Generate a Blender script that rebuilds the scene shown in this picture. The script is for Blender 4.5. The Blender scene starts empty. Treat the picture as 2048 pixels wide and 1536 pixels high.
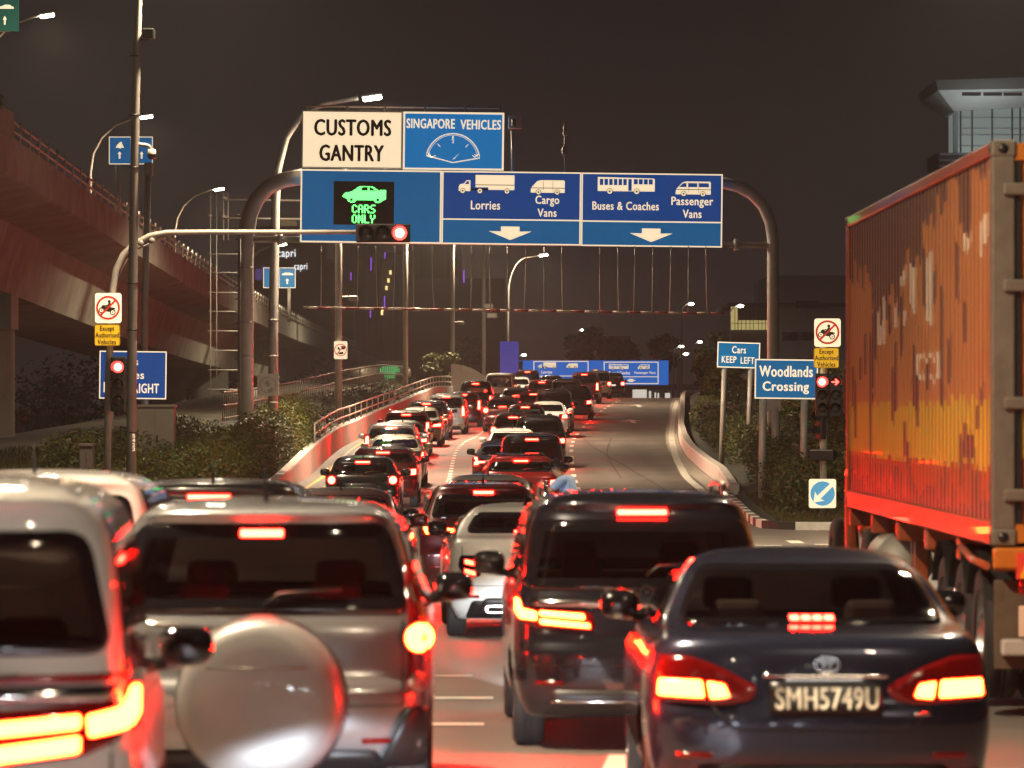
import bpy, bmesh, math, random
from mathutils import Vector, Matrix
from mathutils.geometry import delaunay_2d_cdt, tessellate_polygon
random.seed(7)
sc = bpy.context.scene
COL = sc.collection
R = math.radians
PI = math.pi

# ------------------------------------------------------------------ camera, world, exposure
F, CX, CY, HOR, CAMZ = 8500.0, 1024.0, 768.0, 820.0, 2.14     # focal length in photo pixels, horizon row, eye height
cam_d = bpy.data.cameras.new('camera')
cam = bpy.data.objects.new('camera', cam_d)
COL.objects.link(cam)
cam_d.sensor_width = 36.0
cam_d.lens = F / 2048 * 36.0
cam_d.clip_start = 0.5
cam_d.clip_end = 6000
cam.location = (0, 0, CAMZ)
cam.rotation_euler = (R(90) + math.atan((HOR - CY) / F), 0, 0)
cam_d.dof.use_dof = True
cam_d.dof.focus_distance = 115.0
cam_d.dof.aperture_fstop = 4.6
sc.camera = cam

world = bpy.data.worlds.new('World')
sc.world = world
world.use_nodes = True
_nt = world.node_tree
for _n in list(_nt.nodes):
    _nt.nodes.remove(_n)
_out = _nt.nodes.new('ShaderNodeOutputWorld')
_bg = _nt.nodes.new('ShaderNodeBackground')
_tc = _nt.nodes.new('ShaderNodeTexCoord')
_sx = _nt.nodes.new('ShaderNodeSeparateXYZ')
_rp = _nt.nodes.new('ShaderNodeValToRGB')
_nz = _nt.nodes.new('ShaderNodeTexNoise')
_nz.inputs['Scale'].default_value = 9.0
_nz.inputs['Detail'].default_value = 3.0
_ad = _nt.nodes.new('ShaderNodeMath'); _ad.operation = 'MULTIPLY_ADD'
_ad.inputs[1].default_value = 0.035
_l = _nt.links.new
_l(_tc.outputs['Generated'], _sx.inputs[0])
_l(_tc.outputs['Generated'], _nz.inputs['Vector'])
_l(_nz.outputs['Fac'], _ad.inputs[0])
_l(_sx.outputs['Z'], _ad.inputs[2])
_l(_ad.outputs[0], _rp.inputs['Fac'])
_e = _rp.color_ramp.elements
_e[0].position = 0.0; _e[0].color = (0.030, 0.019, 0.019, 1)
_e[1].position = 1.0; _e[1].color = (0.010, 0.010, 0.011, 1)
for _p, _c in ((0.03, (0.031, 0.0240, 0.0240, 1)), (0.06, (0.0215, 0.0190, 0.0190, 1)), (0.115, (0.0130, 0.0124, 0.0124, 1)), (0.3, (0.0105, 0.0102, 0.0105, 1))):
    _k = _e.new(_p); _k.color = _c
_l(_rp.outputs['Color'], _bg.inputs['Color'])
_bg.inputs['Strength'].default_value = .86
_l(_bg.outputs[0], _out.inputs['Surface'])

sc.view_settings.view_transform = 'Standard'
sc.view_settings.look = 'None'
sc.view_settings.exposure = 0.0
sc.view_settings.gamma = 1.0
sc.cycles.use_denoising = True
sc.cycles.max_bounces = 8
sc.cycles.transparent_max_bounces = 24
sc.cycles.sample_clamp_indirect = 4.0
sc.cycles.caustics_reflective = False
sc.cycles.caustics_refractive = False

LAMP_COL = (1.0, 0.79, 0.53)
# ------------------------------------------------------------------ helpers
def W(px, py, d):
    """point at distance d along the view that the photo pixel (px, py) looks at"""
    return Vector(((px - CX) * d / F, d, CAMZ + (HOR - py) * d / F))

def pchip(pts):
    xs = [p[0] for p in pts]; ys = [p[1] for p in pts]; n = len(xs)
    h = [xs[i + 1] - xs[i] for i in range(n - 1)]
    dl = [(ys[i + 1] - ys[i]) / h[i] for i in range(n - 1)]
    m = [0.0] * n
    for i in range(1, n - 1):
        if dl[i - 1] * dl[i] > 0:
            w1 = 2 * h[i] + h[i - 1]; w2 = h[i] + 2 * h[i - 1]
            m[i] = (w1 + w2) / (w1 / dl[i - 1] + w2 / dl[i])
    m[0], m[-1] = dl[0], dl[-1]
    def f(x):
        if x <= xs[0]: return ys[0]
        if x >= xs[-1]: return ys[-1]
        lo, hi = 0, n - 1
        while hi - lo > 1:
            k = (lo + hi) // 2
            if xs[k] <= x: lo = k
            else: hi = k
        t = (x - xs[lo]) / h[lo]
        return ((1 + 2 * t) * (1 - t) ** 2 * ys[lo] + t * (1 - t) ** 2 * h[lo] * m[lo]
                + t * t * (3 - 2 * t) * ys[hi] + t * t * (t - 1) * h[lo] * m[hi])
    return f

gz = pchip([(-60, 0), (20, 0), (28, -.08), (45, -.28), (65, -.40), (85, -.42), (107, -.30), (121, -.02), (132, .12), (142, .3),
            (150, .46), (160, .70), (172, .90), (180, 1.05), (195, 1.35), (207, 1.6), (235, 2.25), (270, 2.85), (290, 2.96),
            (315, 2.9), (350, 2.5), (450, 0.6), (600, -1.0), (4000, -1.0)])

def G(px, py):
    """point on the road surface seen at a photo pixel"""
    lo, hi = 30.0, 288.0
    for _ in range(50):
        m = (lo + hi) / 2
        if HOR + (CAMZ - gz(m)) * F / m > py: lo = m
        else: hi = m
    return Vector(((px - CX) * lo / F, lo, gz(lo)))

_mats = {}
def mat(name, col=(.5, .5, .5), rough=.5, metal=0., emit=None, estr=0., coat=0., spec=.5, noise=None, bump=None, trans=None):
    """procedural material; noise=(scale, amount) varies the colour, bump=(scale, strength)"""
    if name in _mats: return _mats[name]
    m = bpy.data.materials.new(name); m.use_nodes = True
    nt = m.node_tree; b = nt.nodes['Principled BSDF']
    b.inputs['Base Color'].default_value = (*col, 1)
    b.inputs['Roughness'].default_value = rough
    b.inputs['Metallic'].default_value = metal
    b.inputs['Specular IOR Level'].default_value = spec
    if coat:
        b.inputs['Coat Weight'].default_value = coat
        b.inputs['Coat Roughness'].default_value = .025
    if emit:
        b.inputs['Emission Color'].default_value = (*emit, 1)
        b.inputs['Emission Strength'].default_value = estr
    tc = None
    if noise or bump:
        tc = nt.nodes.new('ShaderNodeTexCoord')
    if noise:
        n = nt.nodes.new('ShaderNodeTexNoise'); n.inputs['Scale'].default_value = noise[0]
        n.inputs['Detail'].default_value = 6; n.inputs['Roughness'].default_value = .65
        r = nt.nodes.new('ShaderNodeMapRange')
        r.inputs['From Min'].default_value = .25; r.inputs['From Max'].default_value = .75
        r.inputs['To Min'].default_value = 1 - noise[1]; r.inputs['To Max'].default_value = 1 + noise[1]
        mx = nt.nodes.new('ShaderNodeVectorMath'); mx.operation = 'SCALE'
        mx.inputs[0].default_value = col
        nt.links.new(tc.outputs['Object'], n.inputs['Vector'])
        nt.links.new(n.outputs['Fac'], r.inputs['Value'])
        nt.links.new(r.outputs['Result'], mx.inputs['Scale'])
        nt.links.new(mx.outputs[0], b.inputs['Base Color'])
    if bump:
        n2 = nt.nodes.new('ShaderNodeTexNoise'); n2.inputs['Scale'].default_value = bump[0]; n2.inputs['Detail'].default_value = 4
        bp = nt.nodes.new('ShaderNodeBump'); bp.inputs['Strength'].default_value = bump[1]; bp.inputs['Distance'].default_value = .02
        nt.links.new(tc.outputs['Object'], n2.inputs['Vector'])
        nt.links.new(n2.outputs['Fac'], bp.inputs['Height'])
        nt.links.new(bp.outputs[0], b.inputs['Normal'])
    _mats[name] = m
    return m

def glass_mat(name, tint, gloss=.04):
    if name in _mats: return _mats[name]
    m = bpy.data.materials.new(name); m.use_nodes = True
    nt = m.node_tree
    for n in list(nt.nodes): nt.nodes.remove(n)
    o = nt.nodes.new('ShaderNodeOutputMaterial')
    t = nt.nodes.new('ShaderNodeBsdfTransparent'); t.inputs[0].default_value = (*tint, 1)
    g = nt.nodes.new('ShaderNodeBsdfGlossy'); g.inputs['Roughness'].default_value = gloss; g.inputs[0].default_value = (.9, .9, .9, 1)
    fr = nt.nodes.new('ShaderNodeFresnel'); fr.inputs['IOR'].default_value = 1.5
    mx = nt.nodes.new('ShaderNodeMixShader')
    nt.links.new(fr.outputs[0], mx.inputs[0]); nt.links.new(t.outputs[0], mx.inputs[1]); nt.links.new(g.outputs[0], mx.inputs[2])
    nt.links.new(mx.outputs[0], o.inputs['Surface'])
    _mats[name] = m
    return m

def dusty_glass(name, tint, dust):
    """windscreen glass with a film of dust and damp that catches the lights in front"""
    m = glass_mat(name, tint); nt = m.node_tree
    o = [n for n in nt.nodes if n.type == 'OUTPUT_MATERIAL'][0]; src = o.inputs['Surface'].links[0].from_socket
    t = nt.nodes.new('ShaderNodeBsdfTranslucent'); t.inputs[0].default_value = (.8, .8, .8, 1)
    mx = nt.nodes.new('ShaderNodeMixShader')
    tc = nt.nodes.new('ShaderNodeTexCoord'); nz = nt.nodes.new('ShaderNodeTexNoise'); nz.inputs['Scale'].default_value = 3.
    mr = nt.nodes.new('ShaderNodeMapRange'); mr.inputs['To Min'].default_value = dust * .5; mr.inputs['To Max'].default_value = dust * 1.5
    nt.links.new(tc.outputs['Object'], nz.inputs['Vector']); nt.links.new(nz.outputs['Fac'], mr.inputs['Value']); nt.links.new(mr.outputs['Result'], mx.inputs[0])
    nt.links.new(src, mx.inputs[1]); nt.links.new(t.outputs[0], mx.inputs[2]); nt.links.new(mx.outputs[0], o.inputs['Surface'])
    return m

def link(name, me, parent=None, loc=None):
    o = bpy.data.objects.new(name, me)
    COL.objects.link(o)
    if parent is not None: o.parent = parent
    if loc is not None: o.location = loc
    return o

def obj(name, bm, m, parent=None, loc=None, smooth=False):
    me = bpy.data.meshes.new(name)
    bm.normal_update()
    bm.to_mesh(me); bm.free()
    for k in (m if isinstance(m, (list, tuple)) else [m]): me.materials.append(k)
    if smooth:
        me.polygons.foreach_set('use_smooth', [True] * len(me.polygons))
        try: me.set_sharp_from_angle(angle=R(38))
        except Exception: pass
    return link(name, me, parent, loc)

def tag(o, label=None, cat=None, group=None, kind=None):
    if label: o['label'] = label
    if cat: o['category'] = cat
    if group: o['group'] = group
    if kind: o['kind'] = kind
    return o

def thing(name, label, cat, loc=(0, 0, 0), rz=0., group=None):
    o = bpy.data.objects.new(name, None); COL.objects.link(o)
    o.location = loc; o.rotation_euler = (0, 0, rz); o.empty_display_size = .2
    return tag(o, label, cat, group)

def struct(name, bm, m, smooth=False):
    return tag(obj(name, bm, m, smooth=smooth), kind='structure')

def dup(root, loc=None, label=None, rz=None):
    r = root.copy(); COL.objects.link(r)
    if loc is not None: r.location = loc
    if rz is not None: r.rotation_euler.z = rz
    if label: r['label'] = label
    for c0 in list(root.children):
        c = c0.copy(); COL.objects.link(c); c.parent = r
        for g0 in list(c0.children):
            g = g0.copy(); COL.objects.link(g); g.parent = c
    return r

def box(bm, x0, x1, y0, y1, z0, z1, mi=0):
    v = [bm.verts.new(p) for p in ((x0, y0, z0), (x1, y0, z0), (x1, y1, z0), (x0, y1, z0), (x0, y0, z1), (x1, y0, z1), (x1, y1, z1), (x0, y1, z1))]
    for f in ((3, 2, 1, 0), (4, 5, 6, 7), (0, 1, 5, 4), (1, 2, 6, 5), (2, 3, 7, 6), (3, 0, 4, 7)):
        bm.faces.new([v[i] for i in f]).material_index = mi
    return v

def rbox(bm, x0, x1, y0, y1, z0, z1, r=.02, seg=2):
    """box with rounded edges"""
    t = bmesh.new(); box(t, x0, x1, y0, y1, z0, z1)
    bmesh.ops.bevel(t, geom=t.edges[:], offset=r, segments=seg, affect='EDGES', profile=.5)
    merge(bm, t)

def merge(bm, t, M=None, mi=None):
    mp = {}
    for v in t.verts: mp[v] = bm.verts.new(M @ v.co if M else v.co)
    for f in t.faces:
        try:
            nf = bm.faces.new([mp[v] for v in f.verts]); nf.smooth = f.smooth
            nf.material_index = f.material_index if mi is None else mi
        except ValueError: pass
    t.free()

def tube(bm, pts, r, seg=10, cap=True, mi=0):
    """tube along points; r number or list"""
    pts = [Vector(p) for p in pts]; n = len(pts)
    rr = r if isinstance(r, (list, tuple)) else [r] * n
    up = None; rings = []
    for i, p in enumerate(pts):
        if i == 0: d = pts[1] - p
        elif i == n - 1: d = p - pts[-2]
        else: d = (pts[i + 1] - p).normalized() + (p - pts[i - 1]).normalized()
        d.normalize()
        if up is None:
            a = Vector((0, 0, 1)) if abs(d.z) < .9 else Vector((0, 1, 0))
            up = (a - d * a.dot(d)).normalized()
        else:
            up = (up - d * up.dot(d)).normalized()
        s = d.cross(up)
        rings.append([bm.verts.new(p + (up * math.cos(2 * PI * k / seg) + s * math.sin(2 * PI * k / seg)) * rr[i]) for k in range(seg)])
    for i in range(n - 1):
        for k in range(seg):
            f = bm.faces.new((rings[i][k], rings[i][(k + 1) % seg], rings[i + 1][(k + 1) % seg], rings[i + 1][k])); f.smooth = True; f.material_index = mi
    if cap:
        bm.faces.new(rings[0][::-1]).material_index = mi; bm.faces.new(rings[-1]).material_index = mi

def lathe(bm, prof, M=None, seg=24, mi=0):
    """prof: list of (r, z) round the z axis"""
    M = M or Matrix.Identity(4); rings = []
    for r, z in prof:
        if r < 1e-5: rings.append([bm.verts.new(M @ Vector((0, 0, z)))])
        else: rings.append([bm.verts.new(M @ Vector((r * math.cos(2 * PI * k / seg), r * math.sin(2 * PI * k / seg), z))) for k in range(seg)])
    for a, b in zip(rings, rings[1:]):
        for k in range(seg):
            k2 = (k + 1) % seg
            vs = [a[k % len(a)], a[k2 % len(a)], b[k2 % len(b)], b[k % len(b)]]
            vs2 = []
            for v in vs:
                if v not in vs2: vs2.append(v)
            if len(vs2) > 2:
                f = bm.faces.new(vs2); f.smooth = True; f.material_index = mi

def flat(bm, poly, y, thick=.004, mi=0, holes=()):
    """polygon in (x, z) facing -y (towards the road users), front face at y, with thickness"""
    loops = [list(poly)] + [list(h) for h in holes]
    tris = tessellate_polygon([[Vector((p[0], p[1], 0)) for p in l] for l in loops])
    allp = [p for l in loops for p in l]
    va = [bm.verts.new((p[0], y, p[1])) for p in allp]
    vb = [bm.verts.new((p[0], y + thick, p[1])) for p in allp]
    for t in tris:
        a, b, c = (allp[i] for i in t)
        s = (b[0] - a[0]) * (c[1] - a[1]) - (b[1] - a[1]) * (c[0] - a[0])
        t = list(t) if s > 0 else list(t)[::-1]
        try: bm.faces.new([va[i] for i in t]).material_index = mi
        except ValueError: pass
    k = 0
    for l in loops:
        n = len(l)
        for i in range(n):
            j = (i + 1) % n
            try: bm.faces.new((va[k + j], va[k + i], vb[k + i], vb[k + j])).material_index = mi
            except ValueError: pass
        k += n

def rect(x0, z0, x1, z1): return [(x0, z0), (x1, z0), (x1, z1), (x0, z1)]
def rrect(x0, z0, x1, z1, r, n=5):
    o = []
    for cx, cz, a0 in ((x1 - r, z0 + r, -90), (x1 - r, z1 - r, 0), (x0 + r, z1 - r, 90), (x0 + r, z0 + r, 180)):
        for k in range(n + 1):
            a = R(a0 + 90 * k / n); o.append((cx + r * math.cos(a), cz + r * math.sin(a)))
    return o
def circ(cx, cz, r, n=32, a0=0., a1=360.):
    full = abs(a1 - a0) >= 359.9
    m = n if full else n + 1
    return [(cx + r * math.cos(R(a0 + (a1 - a0) * k / n)), cz + r * math.sin(R(a0 + (a1 - a0) * k / n))) for k in range(m)]
def inset_rect_frame(bm, x0, z0, x1, z1, w, y, thick=.004, mi=0, r=None):
    if r: flat(bm, rrect(x0, z0, x1, z1, r), y, thick, mi, [rrect(x0 + w, z0 + w, x1 - w, z1 - w, max(r - w, .005))])
    else: flat(bm, rect(x0, z0, x1, z1), y, thick, mi, [rect(x0 + w, z0 + w, x1 - w, z1 - w)])
def stroke(bm, pts, w, y, thick=.004, mi=0, closed=False):
    """flat line of width w through (x, z) points"""
    pts = [Vector(p) for p in pts]; n = len(pts); L = []; Rr = []
    for i in range(n):
        a = pts[i - 1] if (i > 0 or closed) else pts[i]; c = pts[(i + 1) % n] if (i < n - 1 or closed) else pts[i]
        d = (c - a)
        d = d.normalized() if d.length > 0 else Vector((1, 0))
        nn = Vector((-d.y, d.x)) * w / 2
        L.append(pts[i] + nn); Rr.append(pts[i] - nn)
    if closed: flat(bm, [tuple(p) for p in Rr], y, thick, mi, [[tuple(p) for p in L]])
    else: flat(bm, [tuple(p) for p in Rr] + [tuple(p) for p in L[::-1]], y, thick, mi)

_tcache = {}
def text_geo(s, fat=.0):
    if (s, fat) in _tcache: return _tcache[(s, fat)]
    cu = bpy.data.curves.new('t', 'FONT'); cu.body = s; cu.size = 1.0; cu.offset = fat; cu.resolution_u = 3
    cu.space_character = 1.08
    o = bpy.data.objects.new('t', cu); COL.objects.link(o)
    dg = bpy.context.evaluated_depsgraph_get()
    me = bpy.data.meshes.new_from_object(o.evaluated_get(dg))
    vs = [tuple(v.co[:2]) for v in me.vertices]; fs = [tuple(p.vertices) for p in me.polygons]
    bpy.data.objects.remove(o); bpy.data.curves.remove(cu); bpy.data.meshes.remove(me)
    _tcache[(s, fat)] = (vs, fs)
    return vs, fs

def text(bm, s, x0, z0, x1, z1, y, fat=.0, mi=0, back=.0):
    """lettering fitted in the box (x0,z0)-(x1,z1) facing -y; fat thickens the strokes"""
    vs, fs = text_geo(s, 0.)
    ax = min(v[0] for v in vs); bx = max(v[0] for v in vs); az = min(v[1] for v in vs); bz = max(v[1] for v in vs)
    t = fat * (z1 - z0) * 1.4
    for i, (ox, oz) in enumerate(((0, 0), (-t, 0), (t, 0), (0, -t * .6), (0, t * .6)) if fat else ((0, 0),)):
        mp = [bm.verts.new((x0 + ox + (v[0] - ax) / (bx - ax) * (x1 - x0), y - .0007 * i, z0 + oz + (v[1] - az) / (bz - az) * (z1 - z0))) for v in vs]
        for f in fs:
            try: bm.faces.new([mp[i_] for i_ in f]).material_index = mi
            except ValueError: pass

def in_poly(x, z, poly):
    c = False; j = len(poly) - 1
    for i in range(len(poly)):
        xi, zi = poly[i]; xj, zj = poly[j]
        if (zi > z) != (zj > z) and x < (xj - xi) * (z - zi) / (zj - zi) + xi: c = not c
        j = i
    return c

def edge_dist(x, z, poly):
    p = Vector((x, z)); best = 9e9
    for i in range(len(poly)):
        a = Vector(poly[i - 1]); b = Vector(poly[i]); d = b - a
        t = max(0, min(1, (p - a).dot(d) / max(d.length_squared, 1e-9)))
        best = min(best, (a + d * t - p).length)
    return best

# ------------------------------------------------------------------ materials
M_asphalt = mat('asphalt', (.155, .135, .118), .62, noise=(.35, .22), bump=(60, .25), spec=.45)
M_ground = mat('verge_soil', (.030, .028, .016), .9, noise=(.8, .4))
M_line = mat('road_paint', (.78, .74, .64), .5, noise=(6, .12))
M_yline = mat('yellow_road_paint', (.62, .42, .08), .55, noise=(6, .15))
M_conc = mat('concrete', (.36, .32, .27), .8, noise=(1.2, .2), bump=(14, .3))
M_conc_d = mat('weathered_concrete', (.25, .25, .21), .88, noise=(.55, .35), bump=(9, .3))
M_wallp = mat('painted_parapet', (.62, .55, .50), .7, noise=(1.6, .18), bump=(20, .2))
M_kw = mat('white_kerb_paint', (.72, .68, .62), .6, noise=(5, .2))
M_kb = mat('black_kerb_paint', (.03, .028, .026), .6, noise=(5, .2))
M_pole = mat('galvanised_steel', (.46, .43, .38), .52, .25, noise=(3, .12))
M_poled = mat('grey_painted_steel', (.30, .27, .24), .55, .2, noise=(3, .15))
M_black = mat('black_plastic', (.012, .012, .012), .42)
M_gloss_black = mat('gloss_black', (.006, .006, .007), .08, coat=.6)
M_rubber = mat('tyre_rubber', (.018, .017, .016), .8, noise=(20, .2))
M_rim = mat('alloy_rim', (.42, .42, .43), .3, .9)
M_chrome = mat('chrome_trim', (.75, .74, .72), .12, 1.0)
M_white_s = mat('sign_white', (.86, .76, .62), .45, noise=(3, .03), emit=(1, .79, .50), estr=.95)  # glow added to the coloured sign faces imitates headlight light thrown back
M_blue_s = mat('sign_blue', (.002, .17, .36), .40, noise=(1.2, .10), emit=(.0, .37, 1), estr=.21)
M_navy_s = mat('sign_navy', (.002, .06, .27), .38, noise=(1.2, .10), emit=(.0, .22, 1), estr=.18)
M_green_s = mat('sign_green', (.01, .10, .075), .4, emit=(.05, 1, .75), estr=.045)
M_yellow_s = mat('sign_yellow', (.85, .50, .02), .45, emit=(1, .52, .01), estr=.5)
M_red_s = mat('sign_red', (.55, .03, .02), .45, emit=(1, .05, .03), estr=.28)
M_blk_s = mat('sign_black', (.02, .016, .012), .5)
M_back = mat('sign_back_alloy', (.28, .27, .25), .5, .5)
M_leaf = mat('hedge_leaf', (.070, .080, .007), .55, noise=(2.2, .5))
M_leaf2 = mat('shrub_leaf', (.058, .070, .008), .6, noise=(1.6, .5))
M_leafd = mat('dark_tree_leaf', (.03, .032, .015), .7, noise=(1.0, .5))
M_grass = mat('grass_blades', (.065, .060, .010), .7, noise=(1.2, .45))
M_bark = mat('bark', (.08, .06, .04), .9, noise=(5, .3))
M_lens_red = mat('red_lamp_lens', (.13, .003, .003), .12, coat=.5, emit=(1, .012, .004), estr=.05)
M_lens_clear = mat('clear_lamp_lens', (.30, .27, .25), .15, coat=.5)
M_brake = mat('lit_brake_lamp', (.5, .02, .01), .3, emit=(1, .0030, .0017), estr=540.)
M_brake_hot = mat('bright_brake_lamp', (.5, .02, .01), .3, emit=(1, .0040, .0006), estr=1120.)
M_brake_soft = mat('dim_brake_lamp', (.5, .02, .01), .3, emit=(1, .003, .0012), estr=420.)
M_third = mat('lit_third_brake_lamp', (.5, .02, .01), .3, emit=(1, .0050, .0026), estr=330.)
M_head = mat('lit_headlamp', (.8, .8, .8), .2, emit=(.85, .93, 1), estr=110.)
M_sodium = mat('lit_street_lamp_lens', (.9, .9, .85), .3, emit=(1, .93, .74), estr=30.)
M_plate_lit = mat('lit_number_plate', (.75, .75, .7), .5, emit=(1, .9, .85), estr=.9)
M_plate = mat('black_number_plate', (.012, .011, .010), .35)
M_seat = mat('seat_fabric', (.10, .085, .08), .9)
M_seat_lt = mat('grey_seat_fabric', (.12, .105, .09), .9)
M_glass = glass_mat('tinted_glass', (.42, .38, .36))
M_glass_d = glass_mat('privacy_glass', (.30, .24, .22))
M_screen = dusty_glass('dusty_windscreen', (.72, .68, .66), .012)
M_dark_glass = mat('dark_side_glass', (.008, .008, .009), .06, coat=.3)
# ------------------------------------------------------------------ cars
def resample_profile(fs, z0, z1, step=.045):
    zs = [z0]; z = z0; n = int((z1 - z0) / .004); acc = 0.
    pv = [f(z0) for f in fs]
    for i in range(1, n + 1):
        z = z0 + (z1 - z0) * i / n
        v = [f(z) for f in fs]
        acc += math.hypot((z1 - z0) / n, max(abs(a - b) for a, b in zip(v, pv))); pv = v
        if acc >= step or i == n: zs.append(z); acc = 0.
    return zs

class CarShape:
    def __init__(s, L, Wd, H, yr, yf, hw, b=.30, p=3.0, bf=.55, pf=2.6, k=.07, step=.045):
        s.L, s.W, s.H = L, Wd, H
        s.yr, s.yf, s.hw = pchip(yr), pchip(yf), pchip(hw)
        s.z0, s.z1 = hw[0][0], hw[-1][0]
        s.b, s.p, s.bf, s.pf, s.k, s.step = b, p, bf, pf, k, step
    def taper(s, y):
        return 1 - s.k * abs((y - s.L * .5) / (s.L * .5)) ** 4
    def bb(s, z, b): return min(b, .42 * (s.yf(z) - s.yr(z)))
    def rear_y(s, x, z):
        y = s.yr(z)
        for _ in range(3):
            q = min(abs(x) / (s.hw(z) * s.taper(y)), 1.)
            y = s.yr(z) + s.bb(z, s.b) * (1 - (1 - q ** s.p) ** (1 / s.p))
        return y
    def front_y(s, x, z):
        y = s.yf(z)
        for _ in range(3):
            q = min(abs(x) / (s.hw(z) * s.taper(y)), 1.)
            y = s.yf(z) - s.bb(z, s.bf) * (1 - (1 - q ** s.pf) ** (1 / s.pf))
        return y
    def side_x(s, y, z): return s.hw(z) * s.taper(y)
    def shell(s, rear_hole=None, front_hole=None, wheels=(), wr=.35, nr=22, ns=26, nf=16):
        bm = bmesh.new()
        zs = resample_profile((s.yr, s.yf, s.hw), s.z0, s.z1, s.step)
        rows = []; reg = None
        for z in zs:
            w = s.hw(z); half = []; rg = []
            for i in range(nr + 1):
                x = w * math.sin(PI / 2 * (i / nr) ** 1.0)
                q = min(x / w, 1.)
                y = s.yr(z) + s.bb(z, s.b) * (1 - max(0., 1 - q ** s.p) ** (1 / s.p)); half.append((x, y)); rg.append('r')
            y0 = s.yr(z) + s.bb(z, s.b); y1 = s.yf(z) - s.bb(z, s.bf)
            for i in range(1, ns):
                half.append((w, y0 + (y1 - y0) * i / ns)); rg.append('s')
            for i in range(nf, -1, -1):
                x = w * math.sin(PI / 2 * i / nf); q = min(x / w, 1.)
                y = s.yf(z) - s.bb(z, s.bf) * (1 - max(0., 1 - q ** s.pf) ** (1 / s.pf)); half.append((x, y)); rg.append('f')
            ring = [(x * s.taper(y), y) for x, y in half]
            full = ring + [(-x, y) for x, y in ring[-2:0:-1]]
            reg = rg + rg[-2:0:-1]
            rows.append([bm.verts.new((x, y, z)) for x, y in full])
        n = len(rows[0])
        for a, b2 in zip(rows, rows[1:]):
            for k in range(n):
                k2 = (k + 1) % n
                vs = (a[k], a[k2], b2[k2], b2[k])
                cx = sum(v.co.x for v in vs) / 4; cy = sum(v.co.y for v in vs) / 4; cz = sum(v.co.z for v in vs) / 4
                r2 = reg[k] + reg[k2]
                if rear_hole and 'f' not in r2 and cy < s.L * .45 and in_poly(cx, cz, rear_hole) and abs(cx) < s.hw(cz) * .985: continue
                if front_hole and 'f' in r2 and in_poly(cx, cz, front_hole): continue
                if abs(cx) > s.W * .5 * .78 and any((cy - wy) ** 2 + (cz - wz) ** 2 < wr * wr for wy, wz in wheels): continue
                f = bm.faces.new(vs); f.smooth = True
        f = bm.faces.new(rows[-1]); f.smooth = True
        f = bm.faces.new(rows[0][::-1]); f.material_index = 1
        bmesh.ops.recalc_face_normals(bm, faces=bm.faces[:])
        return bm

def inset_poly(poly, d):
    n = len(poly); out = []
    area = sum(poly[i - 1][0] * poly[i][1] - poly[i][0] * poly[i - 1][1] for i in range(n))
    sg = 1 if area > 0 else -1
    for i in range(n):
        a, b, c = Vector(poly[i - 1]), Vector(poly[i]), Vector(poly[(i + 1) % n])
        d1 = (b - a).normalized(); d2 = (c - b).normalized()
        n1 = Vector((-d1.y, d1.x)) * sg; n2 = Vector((-d2.y, d2.x)) * sg
        m = (n1 + n2); m = m / max(m.length_squared, .3) * 2
        out.append(tuple(b + m * d))
    return out

def round_poly(poly, r, n=4):
    """round the corners of a polygon"""
    out = []; N = len(poly)
    for i in range(N):
        a, b, c = Vector(poly[i - 1]), Vector(poly[i]), Vector(poly[(i + 1) % N])
        d1 = a - b; d2 = c - b
        t = min(r, d1.length * .45, d2.length * .45)
        p1 = b + d1.normalized() * t; p2 = b + d2.normalized() * t
        for k in range(n + 1):
            u = k / n
            out.append(tuple(p1 * (1 - u) ** 2 + b * 2 * u * (1 - u) + p2 * u * u))
    return out

def cdt(poly, step, inset=None):
    def dens(pl):
        o = []
        for i in range(len(pl)):
            a, b = Vector(pl[i - 1]), Vector(pl[i]); n = max(1, int((b - a).length / step + .5))
            o += [tuple(a + (b - a) * k / n) for k in range(n)]
        return o
    P = dens(poly); loops = [list(range(len(P)))]; edges = []
    V = list(P)
    if inset:
        Q = dens(inset); k0 = len(V); V += Q
        edges += [(k0 + i, k0 + (i + 1) % len(Q)) for i in range(len(Q))]
    xs = [p[0] for p in poly]; zs = [p[1] for p in poly]
    nx = int((max(xs) - min(xs)) / step) + 1; nz = int((max(zs) - min(zs)) / step) + 1
    for i in range(nx + 1):
        for j in range(nz + 1):
            x = min(xs) + step * (i + (.5 if j % 2 else 0)); z = min(zs) + step * j
            if in_poly(x, z, poly) and edge_dist(x, z, poly) > step * .45 and (not inset or edge_dist(x, z, inset) > step * .4): V.append((x, z))
    r = delaunay_2d_cdt([Vector(v) for v in V], edges, loops, 1, 1e-5)
    return r[0], r[2]

def patch(poly, proj, out, thick=.02, step=.05, frit=0., skirt=0):
    """sheet of the outline poly laid on a surface: proj(u, v) -> point, out = outward direction times offset; skirted inwards"""
    bm = bmesh.new()
    ins = inset_poly(poly, frit) if frit else None
    vs, fs = cdt(poly, step, ins)
    pv = [bm.verts.new(proj(v.x, v.y) + out) for v in vs]
    for f in fs:
        try: nf = bm.faces.new([pv[i] for i in f])
        except ValueError: continue
        nf.smooth = True
        if ins:
            c = sum((vs[i] for i in f), Vector((0, 0))) / len(f)
            if not in_poly(c.x, c.y, ins): nf.material_index = 1
    if thick:
        be = [e for e in bm.edges if len(e.link_faces) == 1]
        dirn = -out.normalized() * thick
        mp = {}
        for e in be:
            for v in e.verts:
                if v not in mp: mp[v] = bm.verts.new(v.co + dirn)
        for e in be:
            a, b = e.verts
            try: bm.faces.new((a, b, mp[b], mp[a])).material_index = 1 if ins else skirt
            except ValueError: pass
    bmesh.ops.recalc_face_normals(bm, faces=bm.faces[:])
    return bm

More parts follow.
